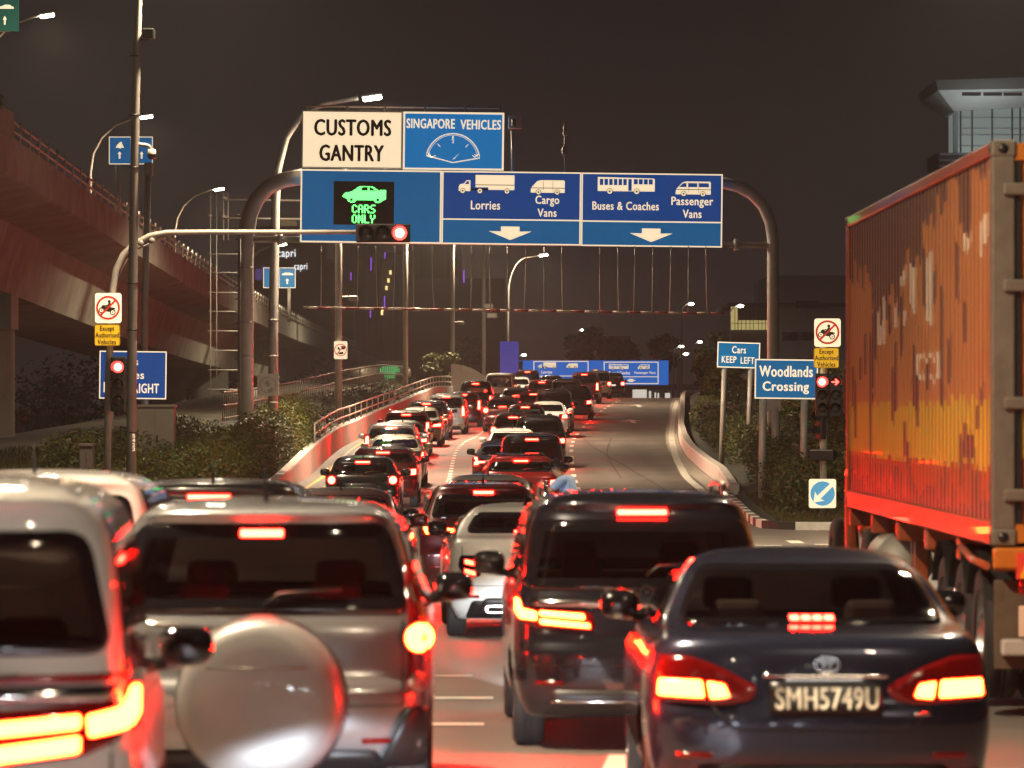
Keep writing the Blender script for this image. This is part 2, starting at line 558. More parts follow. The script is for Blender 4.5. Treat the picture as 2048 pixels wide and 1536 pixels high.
OUT_R = Vector((0, -1, 0)); OUT_F = Vector((0, 1, 0))
def mir(poly): return [(-x, z) for x, z in poly[::-1]]

def profile(kind, L, Wd, H):
    w = Wd / 2
    if kind in ('sedan', 'coupe'):
        c = .08 if kind == 'coupe' else 0.
        yr = [(.20, .14), (.30, .05), (.45, 0), (.64, .0), (.72, .035), (.95, .06), (1.02, .09), (1.045, .14), (1.06, .25), (1.085, .62 - c),
              (H - .12, 1.32 - c), (H - .05, 1.62 - c), (H - .015, 1.95), (H, 2.15)]
        yf = [(.20, L - .12), (.42, L), (.62, L - .03), (.74, L - .16), (.86, L - .62), (.97, L - 1.25), (1.0, L - 1.4), (H - .12, L - 2.2), (H - .05, L - 2.42), (H - .015, L - 2.5), (H, L - 2.55)]
        hw = [(.20, w * .88), (.35, w * .965), (.60, w), (.80, w * .995), (.93, w * .965), (1.0, w * .93), (1.06, w * .875), (1.2, w * .80), (H - .11, w * .69), (H - .05, w * .60), (H - .015, w * .44), (H, w * .2)]
        return dict(yr=yr, yf=yf, hw=hw)
    if kind == 'hatch':
        yr = [(.20, .14), (.30, .05), (.45, 0), (.62, .0), (.70, .04), (.90, .07), (1.02, .13), (H - .22, .40), (H - .12, .48), (H - .07, .50), (H - .035, .64), (H - .012, 1.0), (H, 1.3)]
        yf = [(.20, L - .12), (.42, L), (.62, L - .03), (.76, L - .14), (.90, L - .55), (1.0, L - 1.0), (H - .12, L - 1.95), (H - .06, L - 2.15), (H - .015, L - 2.35), (H, L - 2.5)]
        hw = [(.20, w * .88), (.35, w * .965), (.60, w), (.82, w * .995), (.96, w * .96), (1.06, w * .91), (H - .25, w * .80), (H - .11, w * .73), (H - .05, w * .64), (H - .015, w * .46), (H, w * .2)]
        return dict(yr=yr, yf=yf, hw=hw)
    if kind == 'suv':
        yr = [(.26, .16), (.36, .06), (.52, 0), (.70, .0), (.78, .05), (1.0, .07), (1.10, .11), (H - .22, .28), (H - .13, .30), (H - .08, .27), (H - .045, .34), (H - .015, .8), (H, 1.2)]
        yf = [(.26, L - .12), (.5, L), (.75, L - .04), (.92, L - .16), (1.04, L - .6), (1.12, L - 1.15), (H - .14, L - 1.9), (H - .06, L - 2.1), (H - .015, L - 2.4), (H, L - 2.6)]
        hw = [(.26, w * .90), (.42, w * .97), (.70, w), (.95, w * .995), (1.08, w * .965), (1.18, w * .92), (H - .25, w * .83), (H - .12, w * .77), (H - .05, w * .67), (H - .015, w * .5), (H, w * .2)]
        return dict(yr=yr, yf=yf, hw=hw)
    # mpv / van : upright tail, short bonnet
    yr = [(.22, .12), (.32, .05), (.46, 0), (.64, .0), (.72, .035), (.95, .05), (1.06, .08), (H - .2, .22), (H - .13, .24), (H - .08, .22), (H - .045, .30), (H - .015, .7), (H, 1.1)]
    yf = [(.22, L - .1), (.45, L), (.7, L - .03), (.85, L - .14), (.98, L - .5), (1.08, L - .85), (H - .14, L - 1.65), (H - .06, L - 1.9), (H - .015, L - 2.2), (H, L - 2.4)]
    hw = [(.22, w * .90), (.36, w * .97), (.62, w), (.90, w * .995), (1.04, w * .965), (1.12, w * .94), (H - .25, w * .86), (H - .12, w * .80), (H - .05, w * .69), (H - .015, w * .5), (H, w * .2)]
    return dict(yr=yr, yf=yf, hw=hw)

_wheel = {}
def wheel_meshes(r, w):
    k = (round(r, 3), round(w, 3))
    if k in _wheel: return _wheel[k]
    My = Matrix.Rotation(R(90), 4, 'Y')
    t = bmesh.new()
    lathe(t, [(r * .62, -w / 2), (r * .9, -w / 2), (r * .985, -w * .40), (r, -w * .25), (r, -w * .09), (r * .985, -w * .07), (r, -w * .05), (r, w * .05), (r * .985, w * .07), (r, w * .09), (r, w * .25), (r * .985, w * .40), (r * .9, w / 2), (r * .62, w / 2)], My, 32)
    mt = bpy.data.meshes.new('tyre'); t.to_mesh(mt); t.free(); mt.materials.append(M_rubber)
    t = bmesh.new()
    lathe(t, [(0, w * .36), (r * .16, w * .36), (r * .2, w * .28), (r * .2, w * .1)], My, 16)
    lathe(t, [(r * .66, -w * .5), (r * .62, -w * .1), (r * .62, w * .3), (r * .67, w * .48)], My, 24)
    for s in range(5):
        q = bmesh.new(); box(q, w * .12, w * .34, -r * .07, r * .07, r * .1, r * .64)
        merge(t, q, Matrix.Rotation(2 * PI * s / 5, 4, 'X'))
    mr = bpy.data.meshes.new('rim'); t.to_mesh(mr); t.free(); mr.materials.append(M_rim)
    _wheel[k] = (mt, mr)
    return mt, mr

def std_lamps(style, S, kind):
    """tail lamps of the right-hand side, as outlines: list of (lens outline, [lit outlines])"""
    w = S.W / 2; H = S.H
    if style == 'bar':        # wide lamp over wing and lid
        return [(.40 * w, .74, .97 * w, .93, [[(.62 * w, .79), (.90 * w, .80), (.90 * w, .88), (.66 * w, .87)]])]
    if style == 'small':
        return [(.55 * w, .80, .97 * w, 1.0, [[(.72 * w, .84), (.90 * w, .85), (.90 * w, .96), (.74 * w, .95)]])]
    if style == 'tall':       # upright lamp on the rear pillar
        return [(.78 * w, .80, .965 * w, 1.28, [[(.80 * w, .86), (.90 * w, .86), (.885 * w, 1.16), (.805 * w, 1.16)]])]
    if style == 'tee':
        return [(.60 * w, .82, .97 * w, 1.06, [[(.80 * w, .86), (.905 * w, .86), (.90 * w, 1.03), (.83 * w, 1.03)], [(.62 * w, .92), (.80 * w, .90), (.80 * w, .95), (.62 * w, .95)]])]
    return [(.66 * w, .84, .97 * w, 1.08, [circ(.80 * w, .96, .085, 20)])]

def make_car(name, label, cat, paint, kind, x, d, H=None, L=None, Wd=None, yaw=0., group='cars queuing up the ramp', lamps='bar', third=True, lit=None,
             glass=None, rear_win=None, frit=.06, rails=False, fin=False, plate=None, head=False, hero=False, lens=None, third_at=None, boot_lines=True, z_off=0., wheel_r=.31, seats=True, mirrors=True):
    base = dict(sedan=(4.7, 1.80, 1.47), coupe=(4.65, 1.84, 1.40), hatch=(4.1, 1.72, 1.52), suv=(4.5, 1.80, 1.68), mpv=(4.5, 1.72, 1.69), van=(4.7, 1.72, 1.9))[kind]
    L = L or base[0]; Wd = Wd or base[1]; H = H or base[2]
    S = CarShape(L, Wd, H, step=.035 if hero else .055, **profile(kind, L, Wd, H))
    lit = lit or M_brake; glass = glass or M_glass_d
    z = gz(d) + z_off
    slope = (gz(d + L * .85) - gz(d + L * .15)) / (L * .7)
    root = thing(name, label, cat, (x, d, z), 0, group)
    root.rotation_euler = (math.atan(slope), 0, yaw)
    wy = (.82, L - .88); wz = wheel_r
    wb = 1.10 if kind in ('sedan', 'coupe') else 1.08 if kind in ('hatch',) else 1.14
    # rear and front glass outlines
    if not rear_win:
        zt = H - .09 if kind in ('sedan', 'coupe') else H - .16
        rear_win = [(-S.hw(wb) * .89, wb), (S.hw(wb) * .89, wb), (S.hw(zt) * .91, zt), (-S.hw(zt) * .91, zt)]
    rw = round_poly(rear_win, .09)
    fb = 1.03 if kind in ('sedan', 'coupe', 'hatch') else 1.14; ft = H - .10
    fw = round_poly([(-S.hw(fb) * .88, fb), (S.hw(fb) * .88, fb), (S.hw(ft) * .88, ft), (-S.hw(ft) * .88, ft)], .08)
    shell = S.shell(inset_poly(rw, frit * .55), inset_poly(fw, .03), [(a, wz) for a in wy], wheel_r + .055, nr=30 if hero else 20)
    obj('body', shell, [paint, M_black], root)
    RP = lambda u, v: Vector((u, S.rear_y(u, v), v))
    FP = lambda u, v: Vector((u, S.front_y(u, v), v))
    st = .035 if hero else .06
    obj('rear_window', patch(rw, RP, OUT_R * .007, .012, st, frit), [glass, M_gloss_black], root)
    obj('windscreen', patch(fw, FP, OUT_F * .006, .01, .08, .04), [M_screen, M_gloss_black], root)
    # side glass
    for sg in (-1, 1):
        z0, z1 = wb - .03, H - .13
        if kind in ('sedan', 'coupe'): sp = [(1.25, z0), (L - 1.75, z0), (L - 2.25, z1), (1.62, z1)]
        else: sp = [(.55, z0 + .02), (L - 1.45, z0), (L - 2.05, z1), (.72, z1)]
        SP = lambda u, v: Vector((sg * S.side_x(u, v), u, v))
        obj('side_window', patch(round_poly(sp, .06), SP, Vector((sg * .006, 0, 0)), .01, .08), M_dark_glass, root)
    # tail lamps
    for sg in (1, -1):
        for lp in (std_lamps(lamps, S, kind) if isinstance(lamps, str) else lamps):
            if len(lp) == 5: outline, glow = rect(*lp[:4]), lp[4]
            else: outline, glow = lp
            f = (lambda q: q) if sg > 0 else mir
            tl = obj('tail_light', patch(round_poly(f(outline), .03), RP, OUT_R * .009, .03, st), lens or M_lens_red, root)
            for g in glow:
                if d > 100:      # lit shapes of distant cars enlarged, standing in for lamp glow
                    gx = sum(q[0] for q in g) / len(g); gzc = sum(q[1] for q in g) / len(g)
                    g = [(min(gx + (q[0] - gx) * 1.28, Wd / 2 * .925), gzc + (q[1] - gzc) * 1.28) for q in g]
                obj('lit_lamp', patch(f(g) if len(g) > 8 else round_poly(f(g), .015), RP, OUT_R * .032, .03, min(st, .04), 0., 1), [lit, M_lens_red], tl)
    if third:
        tx, tz0, tz1 = third_at or (.16, (H - .155 if kind not in ('sedan', 'coupe') else 1.105), (H - .125 if kind not in ('sedan', 'coupe') else 1.13))
        obj('third_brake_light', patch([(-tx, tz0), (tx, tz0), (tx, tz1), (-tx, tz1)], RP, OUT_R * .016, .01, .05), M_third, root)
    # number plate, bumper insert, seams
    pz = .74 if kind in ('sedan', 'hatch', 'mpv', 'van') else .62
    if kind == 'suv': pz = .86
    if plate != 'none':
        obj('number_plate', patch(rect(-.25, pz - .055, .25, pz + .055), RP, OUT_R * .014, .012, .07), M_plate_lit if plate == 'lit' else M_plate, root)
    bw = S.hw(.33) * .8
    obj('rear_bumper_insert', patch(round_poly([(-bw, S.z0 + .01), (bw, S.z0 + .01), (bw * .9, .40), (-bw * .9, .40)], .04), RP, OUT_R * .006, .02, .07), M_black, root)
    for sg in (-1, 1):
        obj('reflector', patch(rect(sg * bw * .92 - .09, .43, sg * bw * .92 + .09, .46), RP, OUT_R * .006, .01, .07), M_lens_red, root)
    if boot_lines:
        s = bmesh.new()
        hx = S.W * .5 * (.80 if kind in ('sedan', 'coupe') else .86)
        merge(s, patch(rect(-hx, .555, hx, .562), RP, OUT_R * .002, 0, .06))
        for sg in (-1, 1): merge(s, patch(rect(sg * hx - .004, .56, sg * hx + .004, (1.03 if kind in ('sedan', 'coupe') else 1.0)), RP, OUT_R * .002, 0, .06))
        obj('tailgate_seam', s, M_black, root)
    # wheels
    mt, mr = wheel_meshes(wheel_r, .205)
    for yy in wy:
        for sg in (-1, 1):
            wl = link('wheel', mt, root, (sg * (Wd / 2 * S.taper(yy) - .125), yy, wz))
            if sg < 0: wl.rotation_euler.z = PI
            link('rim', mr, wl)
    # mirrors
    for sg in (-1, 1) if mirrors else ():
        my = L - (1.72 if kind in ('sedan', 'coupe', 'hatch') else 1.35); mz = wb - .06
        b = bmesh.new()
        q = bmesh.new(); bmesh.ops.create_icosphere(q, subdivisions=3, radius=1.)
        for v in q.verts:
            c = v.co; v.co = Vector((math.copysign(abs(c.x) ** .6, c.x) * .115, c.y * .085 + (0 if c.y > -.3 else .0), math.copysign(abs(c.z) ** .7, c.z) * .085))
        for f_ in q.faces: f_.smooth = True
        xm = sg * (S.side_x(my, mz) + .13)
        merge(b, q, Matrix.Translation((xm, my, mz + .07)))
        tube(b, [(sg * (S.side_x(my, mz) - .03), my + .02, mz - .01), (xm, my + .02, mz + .01)], .028, 8)
        mo = obj('wing_mirror', b, paint if not hero else M_gloss_black, root)
    # interior
    if seats:
        for sg in (-1, 1):
            for nm, y0, top in (('front_seat', L - 2.55, 1.08 + (wb - 1.1)), ('rear_seat', 1.35 if kind in ('sedan', 'coupe') else 1.15, .98 + (wb - 1.1))):
                b = bmesh.new(); xc = sg * .36
                rbox(b, xc - .24, xc + .24, y0, y0 + .14, .45, top, .05)
                rbox(b, xc - .14, xc + .14, y0 - .01, y0 + .09, top + .03, top + .21, .045)
                rbox(b, xc - .24, xc + .24, y0 + .1, y0 + .6, .40, .54, .04)
                tube(b, [(xc - .05, y0 + .04, top - .02), (xc - .05, y0 + .04, top + .06)], .008, 6); tube(b, [(xc + .05, y0 + .04, top - .02), (xc + .05, y0 + .04, top + .06)], .008, 6)
                obj(nm, b, M_seat, root)
        b = bmesh.new(); rbox(b, -Wd * .4, Wd * .4, L - 1.75, L - 1.35, .6, fb - .04, .05)
        obj('dashboard', b, M_black, root)
    if rails:
        for sg in (-1, 1):
            xr = sg * S.hw(H - .06) * .98
            b = bmesh.new(); tube(b, [(xr, 1.0, H - .05), (xr, 1.15, H + .03), (xr, 2.1, H + .045), (xr, L - 2.2, H + .02), (xr, L - 2.05, H - .06)], .018, 8)
            obj('roof_rail', b, M_chrome, root)
    if fin is None: pass
    elif fin:
        b = bmesh.new(); y0 = 1.75 if kind in ('sedan', 'coupe') else .8
        zt = H - .03
        q = [b.verts.new(p) for p in ((-.025, y0, zt), (.025, y0, zt), (.03, y0 + .2, zt), (-.03, y0 + .2, zt), (0, y0 + .02, zt + .12), (0, y0 + .06, zt + .11))]
        for f_ in ((0, 1, 4), (1, 2, 5, 4), (2, 3, 5), (3, 0, 4, 5)): b.faces.new([q[i] for i in f_])
        obj('roof_antenna', b, M_gloss_black, root)
    else:
        b = bmesh.new(); y0 = (1.9 if kind in ('sedan', 'coupe') else .75)
        tube(b, [(0, y0, H - .05), (0, y0, H + .01), (0, y0 - .06, H + .16)], [.02, .014, .004], 6)
        obj('roof_antenna', b, M_black, root)
    if kind not in ('sedan', 'coupe'):
        b = bmesh.new(); zz = wb + .05
        tube(b, [(0.02, S.rear_y(0, zz - .05) - .02, zz - .05), (.1, S.rear_y(.1, zz) - .03, zz + .01), (.42, S.rear_y(.42, zz + .02) - .03, zz + .03)], .01, 6)
        obj('rear_wiper', b, M_black, root)
    if head:
        for sg in (-1, 1):
            hl = obj('headlight', patch(round_poly([(sg * Wd * .30 - .13, .62), (sg * Wd * .30 + .13, .64), (sg * Wd * .30 + .13, .76), (sg * Wd * .30 - .13, .72)], .04), FP, OUT_F * .012, .02, .06), M_head, root)
        ld = bpy.data.lights.new('headlight_beam', 'SPOT'); ld.energy = 2500 * head; ld.spot_size = R(24); ld.spot_blend = .06; ld.color = (.85, .93, 1); ld.shadow_soft_size = .12
        lo = bpy.data.objects.new('headlight_beam', ld); COL.objects.link(lo); lo.parent = root
        lo.location = (0, L + .12, .66); lo.rotation_euler = (R(90 - 11.7), 0, 0)
    return root, S, RP
# ------------------------------------------------------------------ terrain and road
xL = pchip([(90, -7.2), (100, -6.9), (123, -6.2), (153, -6.45), (179, -6.25), (230, -5.2), (290, -4.0), (400, 3.0), (700, 20)])
xR = pchip([(90, 5.5), (105, 5.75), (122, 6.0), (150, 6.2), (179, 7.0), (211, 8.3), (280, 11.3), (320, 14.0), (400, 20.), (700, 40.)])
def sstep(a, b, x):
    t = max(0., min(1., (x - a) / (b - a))); return t * t * (3 - 2 * t)
def HT(x, y):
    """height of the bare ground"""
    g = gz(y)
    k = sstep(91.5, 97, y)
    l, r = xL(max(y, 90)), xR(max(y, 90))
    if x < l - .25:
        e = .12 + min(.85, .28 * (l - .25 - x)) * k
        if x < -16: e = e * (1 - sstep(-16, -26, x)) if False else e
        h = g + e * (1 if y > 91.5 else 0) - .04
        if x < -15: h = h + (0.2 - h) * sstep(15, 26, -x)
        return h
    if x > r + .25:
        e = .10 + min(2.3, .42 * (x - r - .25)) * sstep(100, 128, y)
        return g + e * (1 if y > 91.5 else 0) - .04
    return g - .05
def HV(x, y): return HT(x, y)

ys = [-40, -20, 0, 10, 20, 30, 40, 50, 60, 70, 80, 88, 91.4, 91.6] + [92 + 1.5 * i for i in range(20)] + [124 + 4 * i for i in range(55)] + [350, 370, 400, 450, 520, 600, 800, 1200, 2000, 3500]
def xs_at(y):
    l, r = xL(max(y, 90)), xR(max(y, 90))
    return [-1200, -500, -200, -100, -60, -40, -26, -22, -18, -15, -13, l - 5, l - 3.5, l - 2.5, l - 1.5, l - .8, l - .26, l - .24, l, 0, r, r + .24, r + .26, r + .8, r + 1.5, r + 2.5, r + 4, r + 5.5, r + 7, 30, 40, 60, 120, 300, 1200]
bm = bmesh.new(); rows = []
for y in ys:
    rows.append([bm.verts.new((x, y, HT(x, y))) for x in sorted(xs_at(y))])
for a, b in zip(rows, rows[1:]):
    for i in range(len(a) - 1): bm.faces.new((a[i], a[i + 1], b[i + 1], b[i])).smooth = True
struct('ground', bm, M_ground)

bm = bmesh.new(); rows = []
for y in [v for v in ys if v <= 600]:
    l, r = (xL(y) - .1, xR(y) + .1) if y > 91.5 else (-70, 70)
    rows.append([bm.verts.new((l + (r - l) * k / 8, y, gz(y))) for k in range(9)])
for a, b in zip(rows, rows[1:]):
    for i in range(8): bm.faces.new((a[i], a[i + 1], b[i + 1], b[i])).smooth = True
# worn asphalt: tar seams and tyre-polished tracks come from its own noise
def asphalt():
    m = M_asphalt; nt = m.node_tree; b = nt.nodes['Principled BSDF']
    tc = nt.nodes.new('ShaderNodeTexCoord'); mp = nt.nodes.new('ShaderNodeMapping'); mp.inputs['Scale'].default_value = (1.1, .03, 1)
    n = nt.nodes.new('ShaderNodeTexNoise'); n.inputs['Scale'].default_value = 1.; n.inputs['Detail'].default_value = 5
    nt.links.new(tc.outputs['Object'], mp.inputs['Vector']); nt.links.new(mp.outputs[0], n.inputs['Vector'])
    r = nt.nodes.new('ShaderNodeMapRange'); r.inputs['From Min'].default_value = .3; r.inputs['From Max'].default_value = .7
    r.inputs['To Min'].default_value = .74; r.inputs['To Max'].default_value = 1.24
    old = b.inputs['Base Color'].links[0].from_socket
    sc_ = nt.nodes.new('ShaderNodeVectorMath'); sc_.operation = 'SCALE'
    nt.links.new(n.outputs['Fac'], r.inputs['Value']); nt.links.new(old, sc_.inputs[0]); nt.links.new(r.outputs['Result'], sc_.inputs['Scale'])
    nt.links.new(sc_.outputs[0], b.inputs['Base Color'])
    r2 = nt.nodes.new('ShaderNodeMapRange'); r2.inputs['To Min'].default_value = .45; r2.inputs['To Max'].default_value = .72
    nt.links.new(n.outputs['Fac'], r2.inputs['Value']); nt.links.new(r2.outputs['Result'], b.inputs['Roughness'])
asphalt()
struct('road', bm, M_asphalt)

def ribbon(bm, pts, w, lift=.006, mi=0, step=2.5):
    """painted strip of width w across x following (x, y) points on the road"""
    fx = pchip([(p[1], p[0]) for p in sorted(pts, key=lambda q: q[1])])
    y0, y1 = min(p[1] for p in pts), max(p[1] for p in pts); n = max(1, int((y1 - y0) / step)); pr = None
    for i in range(n + 1):
        y = y0 + (y1 - y0) * i / n; x = fx(y)
        c = (bm.verts.new((x - w / 2, y, gz(y) + lift)), bm.verts.new((x + w / 2, y, gz(y) + lift)))
        if pr: bm.faces.new((pr[0], pr[1], c[1], c[0])).material_index = mi
        pr = c
    return fx

def gp(*l): return [tuple(G(*p)[:2]) for p in l]
bm = bmesh.new()
ribbon(bm, gp((1425, 1000), (1393, 972), (1358, 928), (1345, 888), (1348, 824), (1354, 801)), .24)
d1 = pchip([(y, x) for x, y in [(-1.95, 112)] + gp((893, 970), (910, 909), (926, 887), (958, 870), (985, 845), (1010, 825), (1045, 803))])
y = 100.
while y < 265:
    ribbon(bm, [(d1(y), y), (d1(y + 1.3), y + 1.3)], .13); y += 2.7
d2 = pchip([(y, x) for x, y in gp((1172, 1010), (1157, 980), (1143, 909), (1147, 880), (1155, 868), (1180, 842), (1205, 820), (1240, 801))])
y = 98.
while y < 275:
    ribbon(bm, [(d2(y), y), (d2(y + 2.6), y + 2.6)], .14); y += 6.4
for px, py in ((1265, 843), (1277, 812)):
    p = G(px, py); w = .55
    for poly in ([(-.08, -2), (.08, -2), (.08, 1), (-.08, 1)], [(-.32, .8), (.32, .8), (0, 2.4)]):
        bm.faces.new([bm.verts.new((p.x + a * 1.5, p.y + b * 1.6, gz(p.y + b * 1.6) + .006)) for a, b in poly])
for x0, x1, y0, y1 in ((4.6, 5.1, 80, 80.35), (5.35, 5.62, 81.5, 83.2), (5.75, 6.3, 80.6, 80.95), (6.75, 7.3, 81.3, 81.65), (-.9, -.15, 33.6, 33.9), (-.75, -.35, 37.2, 37.4), (-.8, -.2, 30.2, 30.5)):
    bm.faces.new([bm.verts.new((a, b, gz(b) + .006)) for a, b in ((x0, y0), (x1, y0), (x1, y1), (x0, y1))])
bm.faces.new([bm.verts.new((a, b, gz(b) + .006)) for a, b in ((.45, 24.2), (.72, 24.2), (.78, 27.2), (.62, 27.2))])
struct('road_markings', bm, M_line)
bm = bmesh.new()
for o in (.45, .95):
    ribbon(bm, [(xL(y) + o, y) for y in range(96, 276, 6)], .11)
struct('yellow_line', bm, M_yline)
bm = bmesh.new()
ribbon(bm, [(xR(y) - .28, y) for y in range(118, 300, 6)], .5, .004)
struct('gutter', bm, M_conc)
# tar joint across the right lane
bm = bmesh.new()
for i in range(8):
    y = 171.5
    a, b = 2.6 + i * .58, 2.6 + (i + 1) * .58
    bm.faces.new([bm.verts.new((p, q, gz(q) + .007)) for p, q in ((a, y), (b, y), (b, y + .35), (a, y + .35))])
ribbon(bm, gp((1345, 992), (1300, 962), (1255, 935), (1215, 912), (1185, 893), (1168, 878)), .07, .0075)
ribbon(bm, [(3.3, 128), (3.4, 150), (4.1, 176)], .05, .008)
struct('road_joint', bm, mat('tar_seam', (.055, .048, .042), .6))

# kerb round the nose of the right-hand island, painted in black and white blocks
def kerb(name, pts, w=.22, h=.17, block=1.):
    bm = bmesh.new(); L = [0.]
    P = [Vector(p) for p in pts]
    for a, b in zip(P, P[1:]): L.append(L[-1] + (b - a).length)
    def at(s):
        for i in range(len(P) - 1):
            if s <= L[i + 1] + 1e-6: return P[i].lerp(P[i + 1], (s - L[i]) / (L[i + 1] - L[i])), (P[i + 1] - P[i]).normalized()
        return P[-1], (P[-1] - P[-2]).normalized()
    s = 0.; k = 0
    while s < L[-1] - .05:
        e = min(s + block, L[-1]); pr = None; n = 3
        for i in range(n + 1):
            p, d = at(s + (e - s) * i / n); nn = Vector((d.y, -d.x))
            z = gz(p.y)
            q = p + nn * w
            c = [bm.verts.new(v) for v in ((p.x, p.y, z - .05), (p.x + nn.x * .02, p.y + nn.y * .02, z + h - .02), (p.x + nn.x * .05, p.y + nn.y * .05, z + h), (q.x, q.y, z + h), (q.x, q.y, z - .05))]
            if pr:
                for j in range(4): bm.faces.new((pr[j], pr[j + 1], c[j + 1], c[j])).material_index = k % 2
            pr = c
        s = e; k += 1
    bmesh.ops.recalc_face_normals(bm, faces=bm.faces[:])
    return tag(obj(name, bm, [M_kw, M_kb]), kind='structure')
kerb('kerb', [(40, 91.0), (14, 90.6), (7.5, 90.4), (6.6, 90.4), (6.0, 90.6), (5.6, 91.4), (5.52, 93), (5.6, 99), (5.75, 106), (5.92, 118)][::-1], block=1.15)
kerb('kerb', [(-40, 93.4), (-9, 93), (-7.6, 93.2), (-7.05, 94.2), (-6.9, 97), (-6.75, 104), (-6.35, 118)], block=1.15)

def wall(name, label, fx, y0, y1, side, h, th, m, cat='wall', step=3., hf=None):
    bm = bmesh.new(); pr = None; n = int((y1 - y0) / step)
    for i in range(n + 1):
        y = y0 + (y1 - y0) * i / n; x = fx(y); z = gz(y); hh = hf(y) if hf else h
        c = [bm.verts.new(v) for v in ((x, y, z - .1), (x + side * .03, y, z + hh - .03), (x + side * .05, y, z + hh), (x + side * th, y, z + hh), (x + side * th, y, z - .1))]
        if pr:
            for j in range(4): bm.faces.new((pr[j], pr[j + 1], c[j + 1], c[j]))
        else: bm.faces.new(c)
        pr = c
    bm.faces.new(pr[::-1]); bmesh.ops.recalc_face_normals(bm, faces=bm.faces[:])
    return tag(obj(name, bm, m), label, cat)
wall('parapet_wall', 'low pale concrete wall along the right edge of the ramp below the hedge', xR, 116, 296, 1, .42, .28, M_wallp, hf=lambda y: .22 + .22 * sstep(116, 128, y))
wall('parapet_wall', 'long pale wall lit pink along the left edge of the ramp', xL, 108, 290, -1, .8, .3, M_wallp, hf=lambda y: .3 + .5 * sstep(108, 135, y))

# railing on the left parapet
rt = thing('railing', 'two-bar metal railing glowing red on top of the left ramp wall', 'railing', (xL(140), 140, gz(140) + .8))
bm = bmesh.new()
def lw(y, dz): return Vector((xL(y) - .15, y, gz(y) + dz)) - Vector(rt.location)
for dz in (1.42, 1.08):
    tube(bm, [lw(y, dz) for y in range(140, 291, 5)], .035, 6)
obj('rail', bm, M_pole, rt)
for y in range(140, 291, 5):
    bm = bmesh.new(); tube(bm, [lw(y, .75), lw(y, 1.42)], .03, 6); obj('post', bm, M_pole, rt)

# curved concrete end block near the crest on the left
bm = bmesh.new(); p0 = W(905, 770, 292); pr = None
for i in range(13):
    t = i / 12; x = p0.x - .1 + 2.5 * t; hh = 1.55 - 1.0 * t ** 2.2
    c = [bm.verts.new(v) for v in ((x, 292 + 3 * t, 2.6), (x, 292 + 3 * t, 3.75 + hh), (x, 292.5 + 3 * t, 3.75 + hh), (x, 292.5 + 3 * t, 2.6))]
    if pr:
        for j in range(3): bm.faces.new((pr[j], pr[j + 1], c[j + 1], c[j]))
    else: bm.faces.new(c)
    pr = c
bm.faces.new(pr[::-1]); bmesh.ops.recalc_face_normals(bm, faces=bm.faces[:])
tag(obj('concrete_barrier', bm, M_wallp), 'curved pale concrete barrier end beside the crest of the ramp', 'barrier')

# pedestrian fence of upright bars on the left bank
def picket(label, P0, P1, hgt, step, lean=0):
    t = thing('fence', label, 'fence', P0)
    M_f = mat('dark_fence_paint', (.13, .11, .09), .45, .3)
    n = int((P1 - P0).length / step); bm = bmesh.new(); d = (P1 - P0).normalized()
    for i in range(n + 1):
        p = (P1 - P0) * i / n
        gzz = HT(P0.x + p.x, P0.y + p.y) - P0.z
        tube(bm, [(p.x, p.y, gzz), (p.x, p.y, gzz + hgt)], .022, 5)
    obj('bars', bm, M_f, t)
    for dz in (hgt, hgt * .55, .12):
        bm = bmesh.new(); tube(bm, [(((P1 - P0) * i / 20).x, ((P1 - P0) * i / 20).y, HT(*(P0 + (P1 - P0) * i / 20)[:2]) - P0.z + dz) for i in range(21)], .04, 6)
        obj('rail', bm, M_f, t)
    return t
picket('grey bar fence with red gleams behind the left gantry leg', Vector((-11.1, 163, HT(-11.1, 163))), Vector((-9.95, 198, HT(-9.95, 198))), 1.12, .8)
picket('dim grey bar fence climbing the bank behind the ramp railing', Vector((-9.9, 199, HT(-9.9, 199))), Vector((-7.2, 300, HT(-7.2, 300))), 1.2, 1.25)

# ------------------------------------------------------------------ viaduct on the left
vz = pchip([(60, 12.0), (100, 10.9), (127, 10.35), (160, 9.7), (200, 9.0), (234, 8.55), (320, 8.1), (570, 7.9), (900, 7.9)])
VX = -15.0
vt = thing('viaduct', 'brown concrete box girder viaduct descending along the left side', 'viaduct', (VX - 4, 150, 0))
O = Vector(vt.location)
sec = [(0.28, 0), (0, 0), (0, -1.15), (-.12, -1.2), (-2.0, -1.55), (-2.6, -3.7), (-7.2, -3.7), (-7.8, -1.55), (-9.9, -1.2), (-10.0, 0), (-9.7, 0), (-9.7, -.9), (-.3, -.9), (-.28, 0)]
sec = [(0, 0), (0, -1.15), (-.12, -1.2), (-2.0, -1.55), (-2.6, -3.7), (-7.2, -3.7), (-7.8, -1.55), (-9.9, -1.2), (-10.0, 0), (-9.7, 0), (-9.7, -.9), (-.3, -.9), (-.3, 0)]
bm = bmesh.new(); pr = None
vys = [55, 70, 85, 100, 112, 124, 136, 150, 165, 180, 200, 220, 240, 270, 300, 340, 380, 430, 500, 570, 680]
for y in vys:
    c = [bm.verts.new(Vector((VX + a, y, vz(y) + b)) - O) for a, b in sec]
    if pr:
        for j in range(len(sec)): bm.faces.new((pr[j], pr[(j + 1) % len(sec)], c[(j + 1) % len(sec)], c[j]))
    pr = c
bmesh.ops.recalc_face_normals(bm, faces=bm.faces[:])
obj('deck', bm, M_conc_d, vt)
bm = bmesh.new(); box(bm, VX - .3 - O.x, VX + .06 - O.x, 108 - O.y, 127.5 - O.y, 10.3 - O.z, 11.05 - O.z)
obj('parapet_block', bm, M_conc_d, vt)
bm = bmesh.new()
